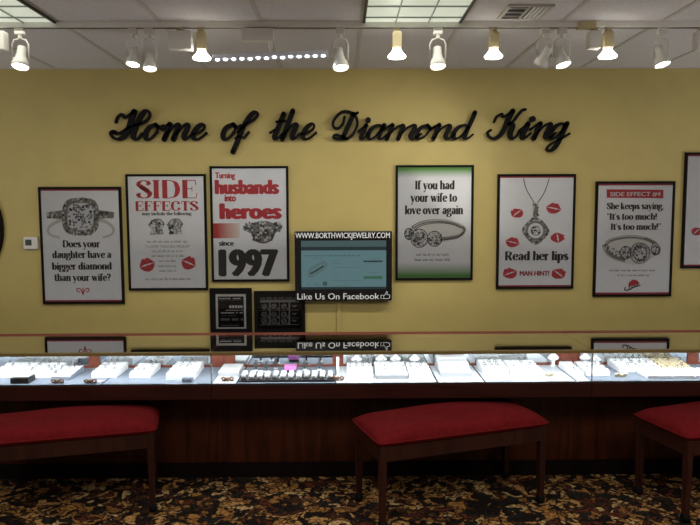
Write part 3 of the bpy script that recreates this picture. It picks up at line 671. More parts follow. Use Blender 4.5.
def gem(mb, T, cx, cy, rx, ry, seed, step, halo=None):
    E = [T(*p) for p in ell(cx, cy, rx, ry, 0, 360, 26)[:-1]]
    poly(mb, E, MT['diamond_mid'], PY-.0004)
    sparkle(mb, lambda x, y: ((x-cx)/rx)**2+((y-cy)/ry)**2 < .95, cx-rx, cx+rx, cy-ry, cy+ry, T, step*.75, seed, ['diamond_white', 'ring_print_light', 'diamond_white', 'diamond_dark', 'diamond_mid'])
    stroke(mb, T, ell(cx, cy, rx*.97, ry*.97, 0, 360, 14), 3, MT['diamond_dark'], .0011)
def lips(mb, T, cx, cy, L, H, ang, m):
    """lipstick print: two lips with a pale gap"""
    ca, sa = math.cos(ang), math.sin(ang)
    def Q(x, y): return T(cx+(x*ca-y*sa)*L, cy+(x*sa+y*ca)*H)
    up = [(-.5,.02),(-.36,-.2),(-.2,-.42),(-.08,-.45),(0,-.36),(.08,-.45),(.2,-.42),(.36,-.2),(.5,.02),(.3,.01),(.1,-.04),(0,.0),(-.1,-.04),(-.3,.01)]
    lo = [(-.5,.04),(-.3,.05),(-.12,.08),(0,.05),(.12,.08),(.3,.05),(.5,.04),(.4,.25),(.22,.45),(0,.52),(-.22,.45),(-.4,.25)]
    for ring in (up, lo):
        c = Q(sum(p[0] for p in ring)/len(ring), sum(p[1] for p in ring)/len(ring)); pts = [Q(*p) for p in ring]; n = len(pts)
        mb.add([(c.x, PY, c.y)] + [(p.x, PY, p.y) for p in pts], [(0, 1+i, 1+(i+1) % n) for i in range(n)], m)

# 1: cushion-cut ring and four lines of black serif text
pw, ph = .612, .880
t, pr = poster('framed_poster', 'framed poster of a square halo ring asking Does your daughter have a bigger diamond', -1.957, 1.4445, pw, ph)
T = affine((11, 16), (357, 16), (27, 508), pw, ph)
bands(t, pw, ph, MT['crimson_ink'], .012)
mb = MB()
stroke(mb, T, [(130,148),(80,165),(52,190),(60,215),(100,228)], [16, 8], MT['ring_print_light'])
stroke(mb, T, [(250,148),(300,165),(326,190),(318,215),(280,228)], [16, 8], MT['ring_print_light'])
poly(mb, [T(*p) for p in [(46,122),(120,112),(120,150),(46,146)]], MT['ring_print'], PY-.0002)
poly(mb, [T(*p) for p in [(255,112),(330,122),(328,146),(255,150)]], MT['ring_print'], PY-.0002)
sparkle(mb, lambda x, y: True, 50, 122, 124, 146, T, 9, 3, ['ring_print_light', 'ring_print', 'diamond_dark', 'diamond_mid'])
sparkle(mb, lambda x, y: True, 258, 326, 124, 146, T, 9, 4, ['ring_print_light', 'ring_print', 'diamond_dark', 'diamond_mid'])
def sq(k): return lambda x, y: abs((x-188)/k)**3.2+abs((y-140)/(k*1.03))**3.2 < 1
poly(mb, [T(188+78*math.copysign(abs(math.cos(a))**.62, math.cos(a)), 140+78*math.copysign(abs(math.sin(a))**.62, math.sin(a))) for a in [2*PI*k/40 for k in range(40)]], MT['ring_print'], PY-.0003)
sparkle(mb, lambda x, y: sq(75)(x, y) and not sq(56)(x, y), 110, 266, 62, 220, T, 8, 5, ['ring_print_light', 'diamond_mid', 'ring_print', 'diamond_dark', 'ring_print'])
poly(mb, [T(188+55*math.copysign(abs(math.cos(a))**.62, math.cos(a)), 140+57*math.copysign(abs(math.sin(a))**.62, math.sin(a))) for a in [2*PI*k/40 for k in range(40)]], MT['diamond_white'], PY-.0007)
sparkle(mb, sq(52), 134, 242, 84, 196, T, 9, 6, ['diamond_white', 'diamond_mid', 'diamond_mid', 'diamond_dark', 'diamond_white'], dy=.0009)
mb.build('ring_picture', None, t)
K = MT['ink']
for s, a, b, y in (('Does your', 112, 270, 268), ('daughter have a', 68, 318, 313), ('bigger diamond', 66, 320, 362), ('than your wife?', 76, 314, 410)):
    line(t, 'headline', T, s, a, b, y, 20, K, thick=.38, thin=.11)
mb = MB()
for sgn in (-1, 1):
    stroke(mb, T, [(196,468),(196+sgn*10,446),(196+sgn*26,444),(196+sgn*22,456),(196+sgn*12,456)], 4, MT['red_ink'])
stroke(mb, T, [(196,440),(197,472)], 4, MT['red_ink'])
mb.build('crown_logo', None, t)

# 2: SIDE EFFECTS
pw, ph = .597, .872
t, pr = poster('framed_poster', 'framed poster headed SIDE EFFECTS in big red letters with two red kisses', -1.315, 1.541, pw, ph)
T = affine((12, 17), (351, 19), (25, 508), pw, ph)
Rd = MT['red_ink']
line(t, 'headline', T, 'SIDE', 58, 320, 119, 52, Rd, thick=.30, thin=.06)
line(t, 'headline', T, 'EFFECTS', 52, 322, 171, 27, Rd, thick=.30, thin=.10)
line(t, 'small_print', T, 'may include the following', 82, 292, 190, 9, K, thick=.32, thin=.14)
for i, (a, b, y) in enumerate(((104,272,306), (124,258,346), (124,260,366), (154,230,388), (152,232,410), (156,228,430), (96,292,465))):
    small_line(t, T, a, b, y, .0125, MT['grey_ink'], 20+i)
line(t, 'small_print', T, '"I LOVE YOU SO MUCH"', 94, 286, 328, 12, MT['grey_ink'], serif=False)
mb = MB()
for cx, sd in ((143, 1), (222, 2)):
    poly(mb, [T(*p) for p in [(cx-34,232),(cx-14,210),(cx+16,208),(cx+34,230),(cx+24,246),(cx+30,270),(cx-28,272),(cx-20,248)]], MT['diamond_mid'], PY-.0002)
    sparkle(mb, lambda x, y, c=cx: abs(x-c) < 28, cx-30, cx+32, 214, 270, T, 10, 30+sd)
    stroke(mb, T, [(cx-34,232),(cx-14,210),(cx+16,208),(cx+34,230)], 3, MT['diamond_dark'], .001)
mb.build('earring_picture', None, t)
kiss(t, T, 102, 398, 70, 62, -.35, MT['lip_ink']); kiss(t, T, 281, 392, 66, 60, .45, MT['lip_ink'])

# 3: husbands into heroes since 1997
pw, ph = .585, .866
t, pr = poster('framed_poster', 'framed poster reading Turning husbands into heroes since 1997', -.694, 1.601, pw, ph)
T = affine((20, 17), (357, 18), (29, 512), pw, ph)
line(t, 'headline', T, 'Turning', 44, 130, 68, 25, Rd, serif=False, bold=.06)
line(t, 'headline', T, 'husbands', 42, 320, 134, 58, Rd, serif=False, bold=.085)
line(t, 'headline', T, 'into', 84, 134, 166, 30, Rd, serif=False, bold=.07)
line(t, 'headline', T, 'heroes', 62, 332, 240, 64, Rd, serif=False, bold=.085)
line(t, 'caption', T, 'since', 60, 124, 356, 22, MT['ink'], serif=False, bold=.06); line(t, 'year', T, '1997', 58, 320, 486, 112, MT['ink'], serif=False, bold=.08)
a, b = T(33, 260), T(150, 324)
MT['fade'] = gradient_ink('red_to_white_band', (.50, .03, .02), (.80, .72, .66), 0, a.x+.03, b.x)
mb = MB(); strip(mb, T, 33, 260, 150, 324, MT['fade']); mb.build('colour_band', None, t)
mb = MB()
poly(mb, [T(*p) for p in [(164,272),(200,264),(232,252),(270,252),(300,264),(334,270),(332,286),(306,302),(290,336),(264,346),(236,346),(210,336),(198,304),(166,290)]], MT['diamond_mid'], PY-.0002)
sparkle(mb, lambda x, y: abs(x-250) < 80 and (y < 296 or abs(x-250) < 42), 170, 330, 262, 340, T, 10, 41, ['ring_print_light', 'diamond_dark', 'diamond_mid', 'ring_print', 'diamond_dark'])
stroke(mb, T, [(166,276),(200,292),(214,330),(240,344),(264,344),(288,330),(302,294),(332,276)], 4, MT['diamond_dark'], .001)
mb.build('ring_picture', None, t)

# 4: If you had your wife to love over again
pw, ph = .586, .865
t, pr = poster('framed_poster', 'framed poster with green bands reading If you had your wife to love over again', .695, 1.605, pw, ph)
T = affine((17, 23), (346, 21), (16, 506), pw, ph)
gt = ph/2-.017; MT['green_top'] = gradient_ink('green_fade_top', (.80, .81, .86), (.10, .30, .05), 2, gt-.075, gt-.015)
MT['green_bot'] = gradient_ink('green_fade_bottom', (.08, .27, .05), (.80, .81, .86), 2, -gt+.02, -gt+.115)
hx = pw/2-.017
MB().add([(-hx, PY, gt-.08), (hx, PY, gt-.08), (hx, PY, gt), (-hx, PY, gt)], [(0, 1, 2, 3)], MT['green_top']).build('colour_band', None, t)
MB().add([(-hx, PY, -gt), (hx, PY, -gt), (hx, PY, -gt+.12), (-hx, PY, -gt+.12)], [(0, 1, 2, 3)], MT['green_bot']).build('colour_band', None, t)
K = MT['ink']
for s, a, b, y in (('If you had', 98, 266, 122), ('your wife to', 80, 276, 174), ('love over again', 56, 302, 226)):
    line(t, 'headline', T, s, a, b, y, 24, K, thick=.38, thin=.11)
mb = MB()
poly(mb, [T(*p) for p in [(90,290),(120,270),(190,262),(260,268),(308,284),(310,312),(280,332),(210,345),(110,362),(80,340)]], MT['ring_shadow'], PY-.0001)
stroke(mb, T, [(86,284),(130,262),(200,254),(260,262),(300,280),(306,298),(280,318),(220,330),(160,338)], 14, MT['ring_print'], .0002)
stroke(mb, T, [(92,280),(132,260),(200,251),(262,258),(302,276)], 5, MT['ring_print_light'], .0004)
stroke(mb, T, [(304,292),(284,310),(228,322)], 5, MT['ring_print_light'], .0004)
stroke(mb, T, [(306,300),(282,324),(220,336)], 4, MT['diamond_dark'], .0004)
stroke(mb, T, [(96,292),(134,272),(200,263),(258,270),(292,284)], 3, MT['diamond_dark'], .0004)
gem(mb, T, 74, 310, 20, 25, 51, 9); gem(mb, T, 182, 330, 32, 33, 52, 10); gem(mb, T, 117, 328, 37, 40, 53, 10)
mb.build('ring_picture', None, t)
for i, (a, b, y) in enumerate(((106,246,402), (98,252,424))):
    small_line(t, T, a, b, y, .0135, K, 60+i)

# 5: Read her lips
pw, ph = .588, .867
t, pr = poster('framed_poster', 'framed poster of a diamond pendant and red kisses reading Read her lips', 1.4625, 1.5355, pw, ph)
T = affine((27, 27), (354, 25), (14, 509), pw, ph)
bands(t, pw, ph, MT['crimson_ink'], .011)
mb = MB()
stroke(mb, T, [(134,44),(146,90),(178,146)], 3.5, MT['diamond_dark']); stroke(mb, T, [(242,44),(222,100),(192,146)], 3.5, MT['diamond_dark'])
poly(mb, [T(*p) for p in [(174,150),(194,150),(192,204),(176,204)]], MT['ring_print'], PY-.0002)
sparkle(mb, lambda x, y: True, 176, 194, 152, 202, T, 8, 71, ['ring_print_light', 'diamond_mid', 'ring_print', 'diamond_dark'])
def dia(k): return lambda x, y: abs((x-183)/k)**1.35+abs((y-262)/k)**1.35 < 1
def dring(k): return [T(183+k*math.copysign(abs(math.cos(a))**1.45, math.cos(a)), 262+k*math.copysign(abs(math.sin(a))**1.45, math.sin(a))) for a in [2*PI*j/48 for j in range(48)]]
poly(mb, dring(58), MT['diamond_mid'], PY-.0002); poly(mb, dring(46), MT['ring_print_light'], PY-.0004)
sparkle(mb, lambda x, y: dia(57)(x, y) and not dia(44)(x, y), 124, 242, 204, 322, T, 8, 72, ['ring_print_light', 'diamond_mid', 'ring_print', 'diamond_dark'])
stroke(mb, T, ell(183, 262, 37, 37, 0, 360, 14), 8, MT['diamond_mid'], .0008)
poly(mb, [T(*p) for p in ell(183, 262, 31, 31, 0, 360, 24)[:-1]], MT['print'], PY-.0010)
gem(mb, T, 183, 262, 20, 20, 73, 9)
for v_ in mb.v[-1:]: pass
sparkle(mb, lambda x, y: (x-183)**2+(y-262)**2 < 360, 162, 204, 242, 282, T, 9, 74, SP, .0014)
mb.build('pendant_picture', None, t)
mb = MB(); text_line(mb, T, 'Read her lips', 52, 320, 386, 25, K, thick=.38, thin=.11); mb.build('headline', None, t)
mb = MB(); text_line(mb, T, 'MAN HINT!', 114, 240, 452, 20, MT['crimson_ink'], serif=False, bold=.06); mb.build('caption', None, t)
LK = MT['lip_ink']
for cx, cy, L, H, a in ((104, 188, 58, 40, -.8), (260, 167, 66, 40, .25), (86, 310, 62, 42, .3), (278, 291, 62, 42, 1.45), (72, 441, 66, 42, -.45), (281, 443, 66, 42, .8)):
    kiss(t, T, cx, cy, L, L*.72, a, LK)

# 6: SIDE EFFECT #4
pw, ph = .598, .873
t, pr = poster('framed_poster', 'framed poster headed SIDE EFFECT #4 on a red bar with a halo ring', 2.209, 1.476, pw, ph)
T = affine((28, 29), (360, 25), (12, 511), pw, ph)
bands(t, pw, ph, MT['crimson_ink'], .014)
mb = MB(); strip(mb, T, 72, 61, 310, 96, MT['red_ink']); 
text_line(mb, T, 'SIDE EFFECT #4', 86, 298, 88, 17, MT['diamond_white'], serif=False, bold=.03, dy=.0005)
mb.build('title_bar', None, t)
K = MT['ink']
for s, a, b, y in (('She keeps saying,', 72, 312, 142), ('"It\'s too much!', 72, 284, 186), ('It\'s too much!"', 88, 300, 228)):
    line(t, 'headline', T, s, a, b, y, 18, K, thick=.38, thin=.11)
mb = MB()
poly(mb, [T(*p) for p in [(58,310),(80,275),(170,262),(250,275),(296,300),(290,330),(250,356),(190,376),(110,360),(66,336)]], MT['ring_shadow'], PY-.0001)
stroke(mb, T, [(64,296),(90,272),(160,258),(230,264),(280,286)], 14, MT['ring_print'], .0002)
stroke(mb, T, [(66,292),(92,268),(160,255),(232,260)], 5, MT['ring_print_light'], .0004)
stroke(mb, T, [(62,290),(72,318),(100,340),(150,356)], 22, MT['ring_print'], .0002); stroke(mb, T, [(58,296),(68,326),(98,350),(150,366)], 5, MT['ring_print_light'], .0004); stroke(mb, T, [(286,290),(296,310),(288,332)], 9, MT['ring_print'], .0002)
sparkle(mb, lambda x, y: abs((y-300)-(x-66)*.55) < 12, 62, 128, 290, 350, T, 8, 81)
gem(mb, T, 276, 308, 17, 26, 82, 8); gem(mb, T, 152, 324, 24, 28, 83, 9); gem(mb, T, 212, 326, 43, 44, 84, 10)
stroke(mb, T, ell(212, 326, 40, 41, 0, 360, 14), 6, MT['ring_print_light'], .0011)
stroke(mb, T, ell(212, 326, 28, 29, 0, 360, 14), 4, MT['diamond_dark'], .0012)
mb.build('ring_picture', None, t)
for i, (a, b, y) in enumerate(((84,282,404), (116,250,424))):
    small_line(t, T, a, b, y, .0115, K, 90+i)
mb = MB()
poly(mb, [T(*p) for p in [(162,468),(166,450),(180,438),(200,440),(212,456),(196,460)]], MT['red_ink'], PY)
stroke(mb, T, [(150,470),(148,482),(168,480),(190,468),(214,462)], 5, MT['ink'], .0004)
for k in range(4): stroke(mb, T, [(164+k*11, 478-k*3), (170+k*11, 466-k*3)], 4, MT['ink'], .0004)
mb.build('logo', None, t)

# 7: poster cut off by the right edge
pw, ph = .59, .872
t, pr = poster('framed_poster', 'framed poster cut off by the right picture edge', 2.873, 1.690, pw, ph)
bands(t, pw, ph, MT['crimson_ink'], .011)
Tm = lambda x, y: Vector((x, y))
kiss(t, Tm, -.19, -.155, .09, -.066, -.9, MT['lip_ink']); kiss(t, Tm, .17, -.2, .09, -.066, .5, MT['lip_ink'])
mb = MB(); disc(mb, (.02, .12), .13, MT['diamond_mid'], PY); disc(mb, (.02, .12), .085, MT['diamond_white'], PY-.0004); mb.build('ring_picture', None, t)

# small frames low on the wall
def small_frame(label, x0, x1, z0, z1, fr):
    return poster('picture_frame', label, (x0+x1)/2, (z0+z1)/2, x1-x0, z1-z0, fr, .024, 'picture frame')
t, pr = small_frame('small black frame with silver mount and rows of jewellery, left of its twin', -1.006, -.689, .765, 1.118, .043)
pr.data.materials.clear(); pr.data.materials.append(MT['silver_mat'])
MB().box((-.098, -.0165, -.123), (.098, -.0155, .113)).build('insert', MT['black_frame'], t)
mb = MB(); rnd = random.Random(5)
for z, n, hh, a, b, m_ in ((.098, 12, .008, -.09, .09, 'sign_white'), (.085, 14, .004, -.085, .08, 'diamond_mid'), (.035, 6, .020, -.035, .09, 'diamond_white'), (.008, 16, .005, -.04, .09, 'diamond_white'), (-.012, 14, .008, -.09, .09, 'silver_mat'), (-.034, 12, .004, -.08, .04, 'diamond_mid'), (-.062, 10, .016, -.08, .09, 'diamond_mid'), (-.108, 10, .006, -.09, .06, 'diamond_mid')):
    for k in range(n):
        if rnd.random() < .12: continue
        x = a+(b-a)*(k+.5)/n; wd = (b-a)/n*.36
        mb.box((x-wd, -.0172, z-hh/2), (x+wd, -.0165, z+hh/2), MT[m_])
mb.build('jewellery_rows', None, t)
t, pr = small_frame('small wide black frame with a grid of ring pictures, partly behind the television', -.671, -.285, .780, 1.095, .026)
pr.data.materials.clear(); pr.data.materials.append(MT['black_frame'])
mb = MB()
T = affine((328, 40), (668, 42), (332, 326), .386, .315)
def bar(x0, y0, x1, y1, m): strip(mb, T, x0, y0, x1, y1, m)
bar(370, 102, 628, 120, MT['diamond_mid']); bar(428, 120, 440, 274, MT['grey_ink']); bar(560, 120, 570, 274, MT['diamond_mid']); bar(496, 120, 500, 274, MT['grey_ink'])
bar(370, 172, 628, 176, MT['grey_ink']); bar(370, 228, 628, 231, MT['grey_ink']); bar(366, 274, 630, 278, MT['grey_ink'])
p, q = T(370, 96), T(610, 96); sans_text(mb, 'RINGS TO CHERISH', p.x, q.x, p.y, .0135, MT['diamond_mid'], PY) if False else scribble(mb, p.x, q.x, p.y, .012, MT['diamond_mid'], PY, 7)
mb.build('grid', None, t)
mb = MB()
for cx in (397, 462, 528):
    for cy in (148, 204, 252):
        stroke(mb, T, ell(cx, cy, 17, 17, 0, 360, 10), 4, MT['diamond_mid'], .0003)
        sparkle(mb, lambda x, y, a=cx, b=cy: (x-a)**2+(y-b)**2 < 200, cx-14, cx+14, cy-14, cy+14, T, 8, cx+cy, ['diamond_mid', 'diamond_dark', 'grey_ink'])
        bar(cx+22, cy+10, cx+34, cy+22, MT['diamond_mid'])
for cy in (148, 202, 250): poly(mb, [T(580, cy-6), T(598, cy+8), T(616, cy-6), T(606, cy-8), T(598, cy), T(590, cy-8)], MT['diamond_mid'], PY-.0003)
mb.build('ring_pictures', None, t)

# ------------------------------------------------------------------ television with lettered bezel
tv = thing('television', 'wall television with white lettering on its black bezel', 'television', (.008, WY, 1.288))
TW, TH = .726, .522
MB().box((-TW/2, -.085, -TH/2), (TW/2, -.025, TH/2)).build('body', MT['tv'], tv, bevel=.008)
MB().box((-.12, -.026, -.10), (.12, 0, .10)).build('wall_bracket', MT['black_frame'], tv)
T = affine((28, 40), (654, 40), (28, 472), TW, TH); FY = -.0853
def at_front(fn):
    global PY
    keep = PY; PY = FY; fn(); PY = keep
def tv_front():
    mb = MB(); strip(mb, T, 70, 98, 616, 398, MT['screen']); scn = mb.build('screen', None, tv)
    mb = MB()
    strip(mb, T, 70, 136, 616, 158, MT['screen_dark'], .0004); strip(mb, T, 70, 98, 616, 136, MT['screen_grey'], .0003)
    strip(mb, T, 70, 385, 616, 400, MT['screen_dark'], .0004)
    p, q = T(92, 194), T(448, 194); scribble(mb, p.x, q.x, p.y, .008, MT['screen_dark'], FY-.0004, 3)
    for a, b, y in ((150, 214, 210), (274, 318, 240), (274, 300, 226), (274, 310, 326), (274, 380, 382), (534, 582, 216), (510, 560, 240), (510, 556, 298)):
        p, q = T(a, y), T(b, y); scribble(mb, p.x, q.x, p.y, .006, MT['screen_grey'], FY-.0004, a)
    strip(mb, T, 470, 222, 592, 231, MT['screen_dark'], .0004); strip(mb, T, 470, 318, 592, 336, MT['screen_green'], .0004)
    for y in (262, 345): strip(mb, T, 274, y, 460, y+2, MT['screen_grey'], .0003)
    stroke(mb, T, ell(172, 274, 60, 34, 0, 360, 14), 18, MT['screen_grey'], .0004) if False else None
    ring = [(116,300),(128,278),(160,258),(200,236),(222,232),(228,252),(210,272),(176,296),(140,316),(122,316)]
    stroke(mb, T, ring, 14, MT['screen_grey'], .0004, closed=True); stroke(mb, T, ring, 4, MT['screen_light'], .0006, closed=True)
    stroke(mb, T, [(128,302),(170,280),(214,252)], 10, MT['screen_dark'], .0005)
    stroke(mb, T, ell(222, 364, 9, 9, 0, 360, 8), 8, MT['screen_dark'], .0004); stroke(mb, T, ell(172, 364, 10, 10, 0, 250, 8), 3, MT['screen_grey'], .0004); stroke(mb, T, [(112,372),(124,358)], 3, MT['screen_grey'], .0004)
    mb.build('web_page', None, scn)
    mb = MB()
    text_line(mb, T, 'WWW.BORTHWICKJEWELRY.COM', 34, 640, 82, 33, MT['sign_white'], serif=False, bold=.018)
    mb.build('web_address', None, tv); mb = MB()
    text_line(mb, T, 'Like Us On Facebook', 42, 572, 462, 38, MT['sign_white'], serif=False, bold=.012)
    mb.build('slogan', None, tv); mb = MB()
    stroke(mb, T, [(582,438),(600,438),(600,460),(582,460),(582,438)], 3, MT['sign_white'], n=1)
    stroke(mb, T, [(604,440),(616,424),(618,414),(624,420),(622,434),(638,436),(636,456),(612,460),(604,456)], 3.5, MT['sign_white'])
    mb.build('thumb_symbol', None, tv)
at_front(tv_front)

# cable cover, thermostat, round black piece at the left edge
tag(MB().box((-.015, -.014, -.26), (.015, 0, .26)).build('cable_cover', MT['wall'], None, bevel=.003, loc=(-.028, WY, .80)), 'yellow cable channel running down the wall under the television', 'cable cover')
th = thing('thermostat', 'small white thermostat with dark display on the yellow wall', 'thermostat', (-2.335, WY, 1.467))
MB().box((-.052, -.028, -.046), (.052, 0, .046)).build('body', MT['thermo'], th, bevel=.006)
MB().box((-.036, -.0295, -.018), (.010, -.028, .026)).build('display', MT['lcd'], th)
for k in range(2): MB().box((.024, -.031, -.012+k*.022), (.038, -.028, .000+k*.022)).build('button', MT['thermo'], th, bevel=.001)
rd = thing('round_frame', 'round black object on the wall cut off by the left picture edge', 'wall decoration', (-3.02, WY, 1.58))
Mr = Matrix.Rotation(PI/2, 4, 'X')
MB().lathe([(.40, .0), (.48, .0), (.49, .015), (.47, .035), (.42, .03), (.40, .012)], 48, None, Mr, cap=False).build('rim', MT['black_frame'], rd, smooth=True)
MB().lathe([(.001, .010), (.41, .010), (.41, .0), (.001, 0)], 48, None, Mr, cap=False).build('face', MT['black_frame'], rd)

# ------------------------------------------------------------------ display cases
YF, YB, ZD, ZT = 3.90, 4.32, .687, .875
def display_case(x0, x1, label, stiles, pads):
    t = thing('display_case', label, 'display case', ((x0+x1)/2, YF, 0), group='glass topped showcases of the long counter')
    h = (x1-x0)/2; e = .0006
    def P(name, a, b, m, parent=t, bevel=0.):
        return MB().box((a[0], a[1]-YF, a[2]), (b[0], b[1]-YF, b[2])).build(name, MT[m], parent, bevel=bevel)
    cab = P('cabinet', (-h+e, 4.195, 0), (h-e, 4.55, .588), 'case_wood')
    P('baseboard', (-h+e, 4.165, 0), (h-e, 4.1945, .088), 'base_black', cab)
    P('front_rail', (-h+e, YF, .589), (h-e, 4.55, ZD-.008), 'rail_wood', bevel=.004)
    P('deck', (-h+e, YF+.002, ZD-.0078), (h-e, YB+.004, ZD-.004), 'deck_black')
    xm = (x0+x1)/2
    for a, b, m in pads:
        P('deck_pad', (max(a, x0+.003)-xm, YF+.006, ZD-.0039), (min(b, x1-.003)-xm, YB-.002, ZD), m)
    P('back_panel', (-h+e, YB+.012, ZD-.0039), (h-e, 4.55, ZT-.012), 'rail_wood')
    P('door_sill', (-h+e, YB-.012, ZD+.0003), (h-e, YB, ZD+.013), 'trim_wood')
    xs = [a-xm for a in stiles]; lim = [-h+.004]+xs+[h-.004]
    P('mirror_door', (-h+.004, YB+.001, ZD+.0003), (h-.004, YB+.010, ZT-.010), 'mirror')
    for a in stiles: P('door_stile', (a-xm-.036, YB-.008, ZD+.0135), (a-xm+.036, YB+.0005, ZT-.010), 'trim_wood')
    P('door_stile', (-h+e, YB-.008, ZD+.0135), (-h+.075, YB+.0005, ZT-.010), 'trim_wood')
    P('door_stile', (h-.085, YB-.008, ZD+.0135), (h-e, YB+.0005, ZT-.010), 'trim_wood')
    P('front_glass', (-h+.002, YF, ZD+.0003), (h-.002, YF+.005, ZT-.010), 'glass')
    P('top_glass', (-h+.0012, YF+.003, ZT-.0052), (h-.0012, 4.452, ZT), 'top_glass')
    P('brass_rail', (-h+e, YF-.006, ZT-.016), (h-e, YF-.0005, ZT+.001), 'gold')
    P('brass_lip', (-h+e, YF-.0005, ZT+.0003), (h-e, YF+.020, ZT+.002), 'gold')
    P('light_strip', (-h+.03, YF+.012, ZT-.0125), (h-.03, YF+.028, ZT-.0062), 'strip')
    P('strip_reflector', (-h+.02, YF+.0055, ZT-.0145), (h-.02, YF+.0118, ZT-.0056), 'gold')
    P('back_trim', (-h+e, 4.453, ZT-.030), (h-e, 4.492, ZT+.006), 'trim_wood', bevel=.003)
    for s in (-1, 1):
        a = s*h; P('corner_clip', (min(a, a-s*.004)+(e if s < 0 else 0), YF+.0055, ZD+.0005), (max(a, a-s*.004)-(e if s > 0 else 0), YF+.010, ZT-.017), 'chrome')
    return t
XL, XR = -.782, 1.492
display_case(-3.05, XL, 'wood and glass display case at the left end of the counter, under the kiss poster', [-2.45, -1.628], [(-3.05, -1.444, 'deck_blue'), (-1.432, XL, 'deck_blue')])
display_case(XL, XR, 'wood and glass display case in the middle of the counter, under the television', [-.032, .685], [(XL, -.640, 'deck'), (-.628, -.046, 'deck_blue'), (-.040, .560, 'deck'), (.572, .846, 'deck'), (.858, 1.396, 'deck'), (1.408, XR, 'deck')])
display_case(XR, 3.76, 'display case at the right end of the counter, under the side effect poster', [2.318, 3.04], [(XR, 2.60, 'deck_blue'), (2.612, 3.76, 'deck')])

# ------------------------------------------------------------------ trays, stands and jewellery in the cases
def ring_mesh():
    r = MB(); n = 14
    r.tube([(0, .008*math.cos(2*PI*k/n), .008*math.sin(2*PI*k/n)) for k in range(n)], .0016, 6, closed=True)
    r.lathe([(.001, .0075), (.004, .010), (.0028, .0125), (.001, .0128)], 8, None, None, cap=False)
    o = r.build('ring', MT['ring']); me = o.data; bpy.data.objects.remove(o); return me
RING = ring_mesh()
def ring_tray(x0, x1, y0, y1, hgt, label, ring_label, rows=3, cols=4, edge='white_pad', pad='white_pad', tilt=0.10, rings=7, seed=0):
    xc, yc = (x0+x1)/2, (y0+y1)/2; hx, hy = (x1-x0)/2, (y1-y0)/2
    t = thing('ring_tray', label, 'jewellery tray', (xc, y0, ZD+.0003))
    M = Matrix.Rotation(math.atan2(hgt*1.3 if tilt else 0, 2*hy), 4, 'X') if tilt else Matrix()
    b = MB(); b.add([(-hx,0,0),(hx,0,0),(hx,2*hy,0),(-hx,2*hy,0),(-hx,0,hgt),(hx,0,hgt),(hx,2*hy,hgt*(1+tilt*6)),(-hx,2*hy,hgt*(1+tilt*6))], [(0,3,2,1),(4,5,6,7),(0,1,5,4),(1,2,6,5),(2,3,7,6),(3,0,4,7)])
    b.build('tray', MT[edge], t, bevel=.002)
    p = MB(); slope = hgt*tilt*6/(2*hy)
    for r in range(rows):
        ya = 2*hy*(r+.08)/rows; yb = 2*hy*(r+.92)/rows
        ym = (ya+yb)/2; R = (yb-ya)/2; k = 6
        for c in range(cols):
            xa = -hx+2*hx*(c+.06)/cols; xb = -hx+2*hx*(c+.94)/cols; vs = []; fs = []
            for i in range(k+1):
                a = PI*i/k; y = ym-R*math.cos(a); z = hgt+slope*y+.0003+.010*math.sin(a)
                vs += [(xa, y, z), (xb, y, z)]
            for i in range(k): fs.append((2*i, 2*i+1, 2*i+3, 2*i+2))
            fs += [tuple(range(0, 2*k+2, 2)), tuple(range(1, 2*k+2, 2))]
            p.add(vs, fs)
    p.build('pad', MT[pad], t)
    cells = [(r, c) for r in range(rows) for c in range(cols)]; random.Random(seed).shuffle(cells)
    for r, c in cells[:rings]:
        o = bpy.data.objects.new('ring', RING); C.objects.link(o)
        ym = 2*hy*(r+.5)/rows
        o.location = (xc-hx+2*hx*(c+.5)/cols, y0+ym, ZD+.0003+hgt+slope*ym+.0195); o.rotation_euler = (.15, 0, PI/2)
        tag(o, ring_label, 'ring', 'rings: '+ring_label)
    return t
def bow(x, y, label, m='bronze', s=1.25):
    t = thing('ribbon_bow', label, 'bow', (x, y, ZD+.0003), group='small bows on the showcase floor')
    for sg in (-1, 1):
        l = MB(); l.tube([(0, 0, .008*s), (sg*.018*s, -.003, .020*s), (sg*.030*s, 0, .014*s), (sg*.026*s, .003, .0055*s), (sg*.010*s, .002, .005*s)], .005*s, 8)
        l.build('loop', MT[m], t, smooth=True)
    MB().lathe([(.002, 0), (.008*s, .004*s), (.009*s, .012*s), (.005*s, .020*s), (.001, .021*s)], 10).build('knot', MT[m], t, smooth=True)
    return t
def bust(x, y, h_, label):
    t = thing('necklace_bust', label, 'jewellery stand', (x, y, ZD+.0003))
    MB().lathe([(.022, 0), (.022, .006), (.012, .012), (.010, h_*.4)], 14).build('base', MT['white_pad'], t, smooth=False)
    b = MB(); k = [(.010, h_*.38), (.034, h_*.52), (.038, h_*.64), (.024, h_*.80), (.012, h_*.90), (.011, h_)]
    b.lathe(k, 16, None, Matrix.Diagonal((1, .55, 1, 1))); b.build('torso', MT['white_pad'], t, smooth=True)
    return t
def riser(x0, x1, y0, y1, label):
    t = thing('step_riser', label, 'jewellery stand', ((x0+x1)/2, y0, ZD+.0003)); hx = (x1-x0)/2; d = (y1-y0)/3
    for k in range(3):
        MB().box((-hx, k*d, 0), (hx, (k+1)*d-.001, .028+.022*k)).build('step', MT['grey_pad'], t)
        MB().box((-hx+.003, k*d+.006, .0283+.022*k), (hx-.003, (k+1)*d-.004, .037+.022*k)).build('pad', MT['white_pad'], t, bevel=.002)
    return t
def block(name, label, cat, x0, x1, y0, y1, z, parts):
    t = thing(name, label, cat, ((x0+x1)/2, y0, ZD+.0003)); hx = (x1-x0)/2
    for pn, za, zb, inset, m in parts:
        MB().box((-hx+inset, inset, za), (hx-inset, y1-y0-inset, zb)).build(pn, MT[m], t, bevel=.0015)
    return t
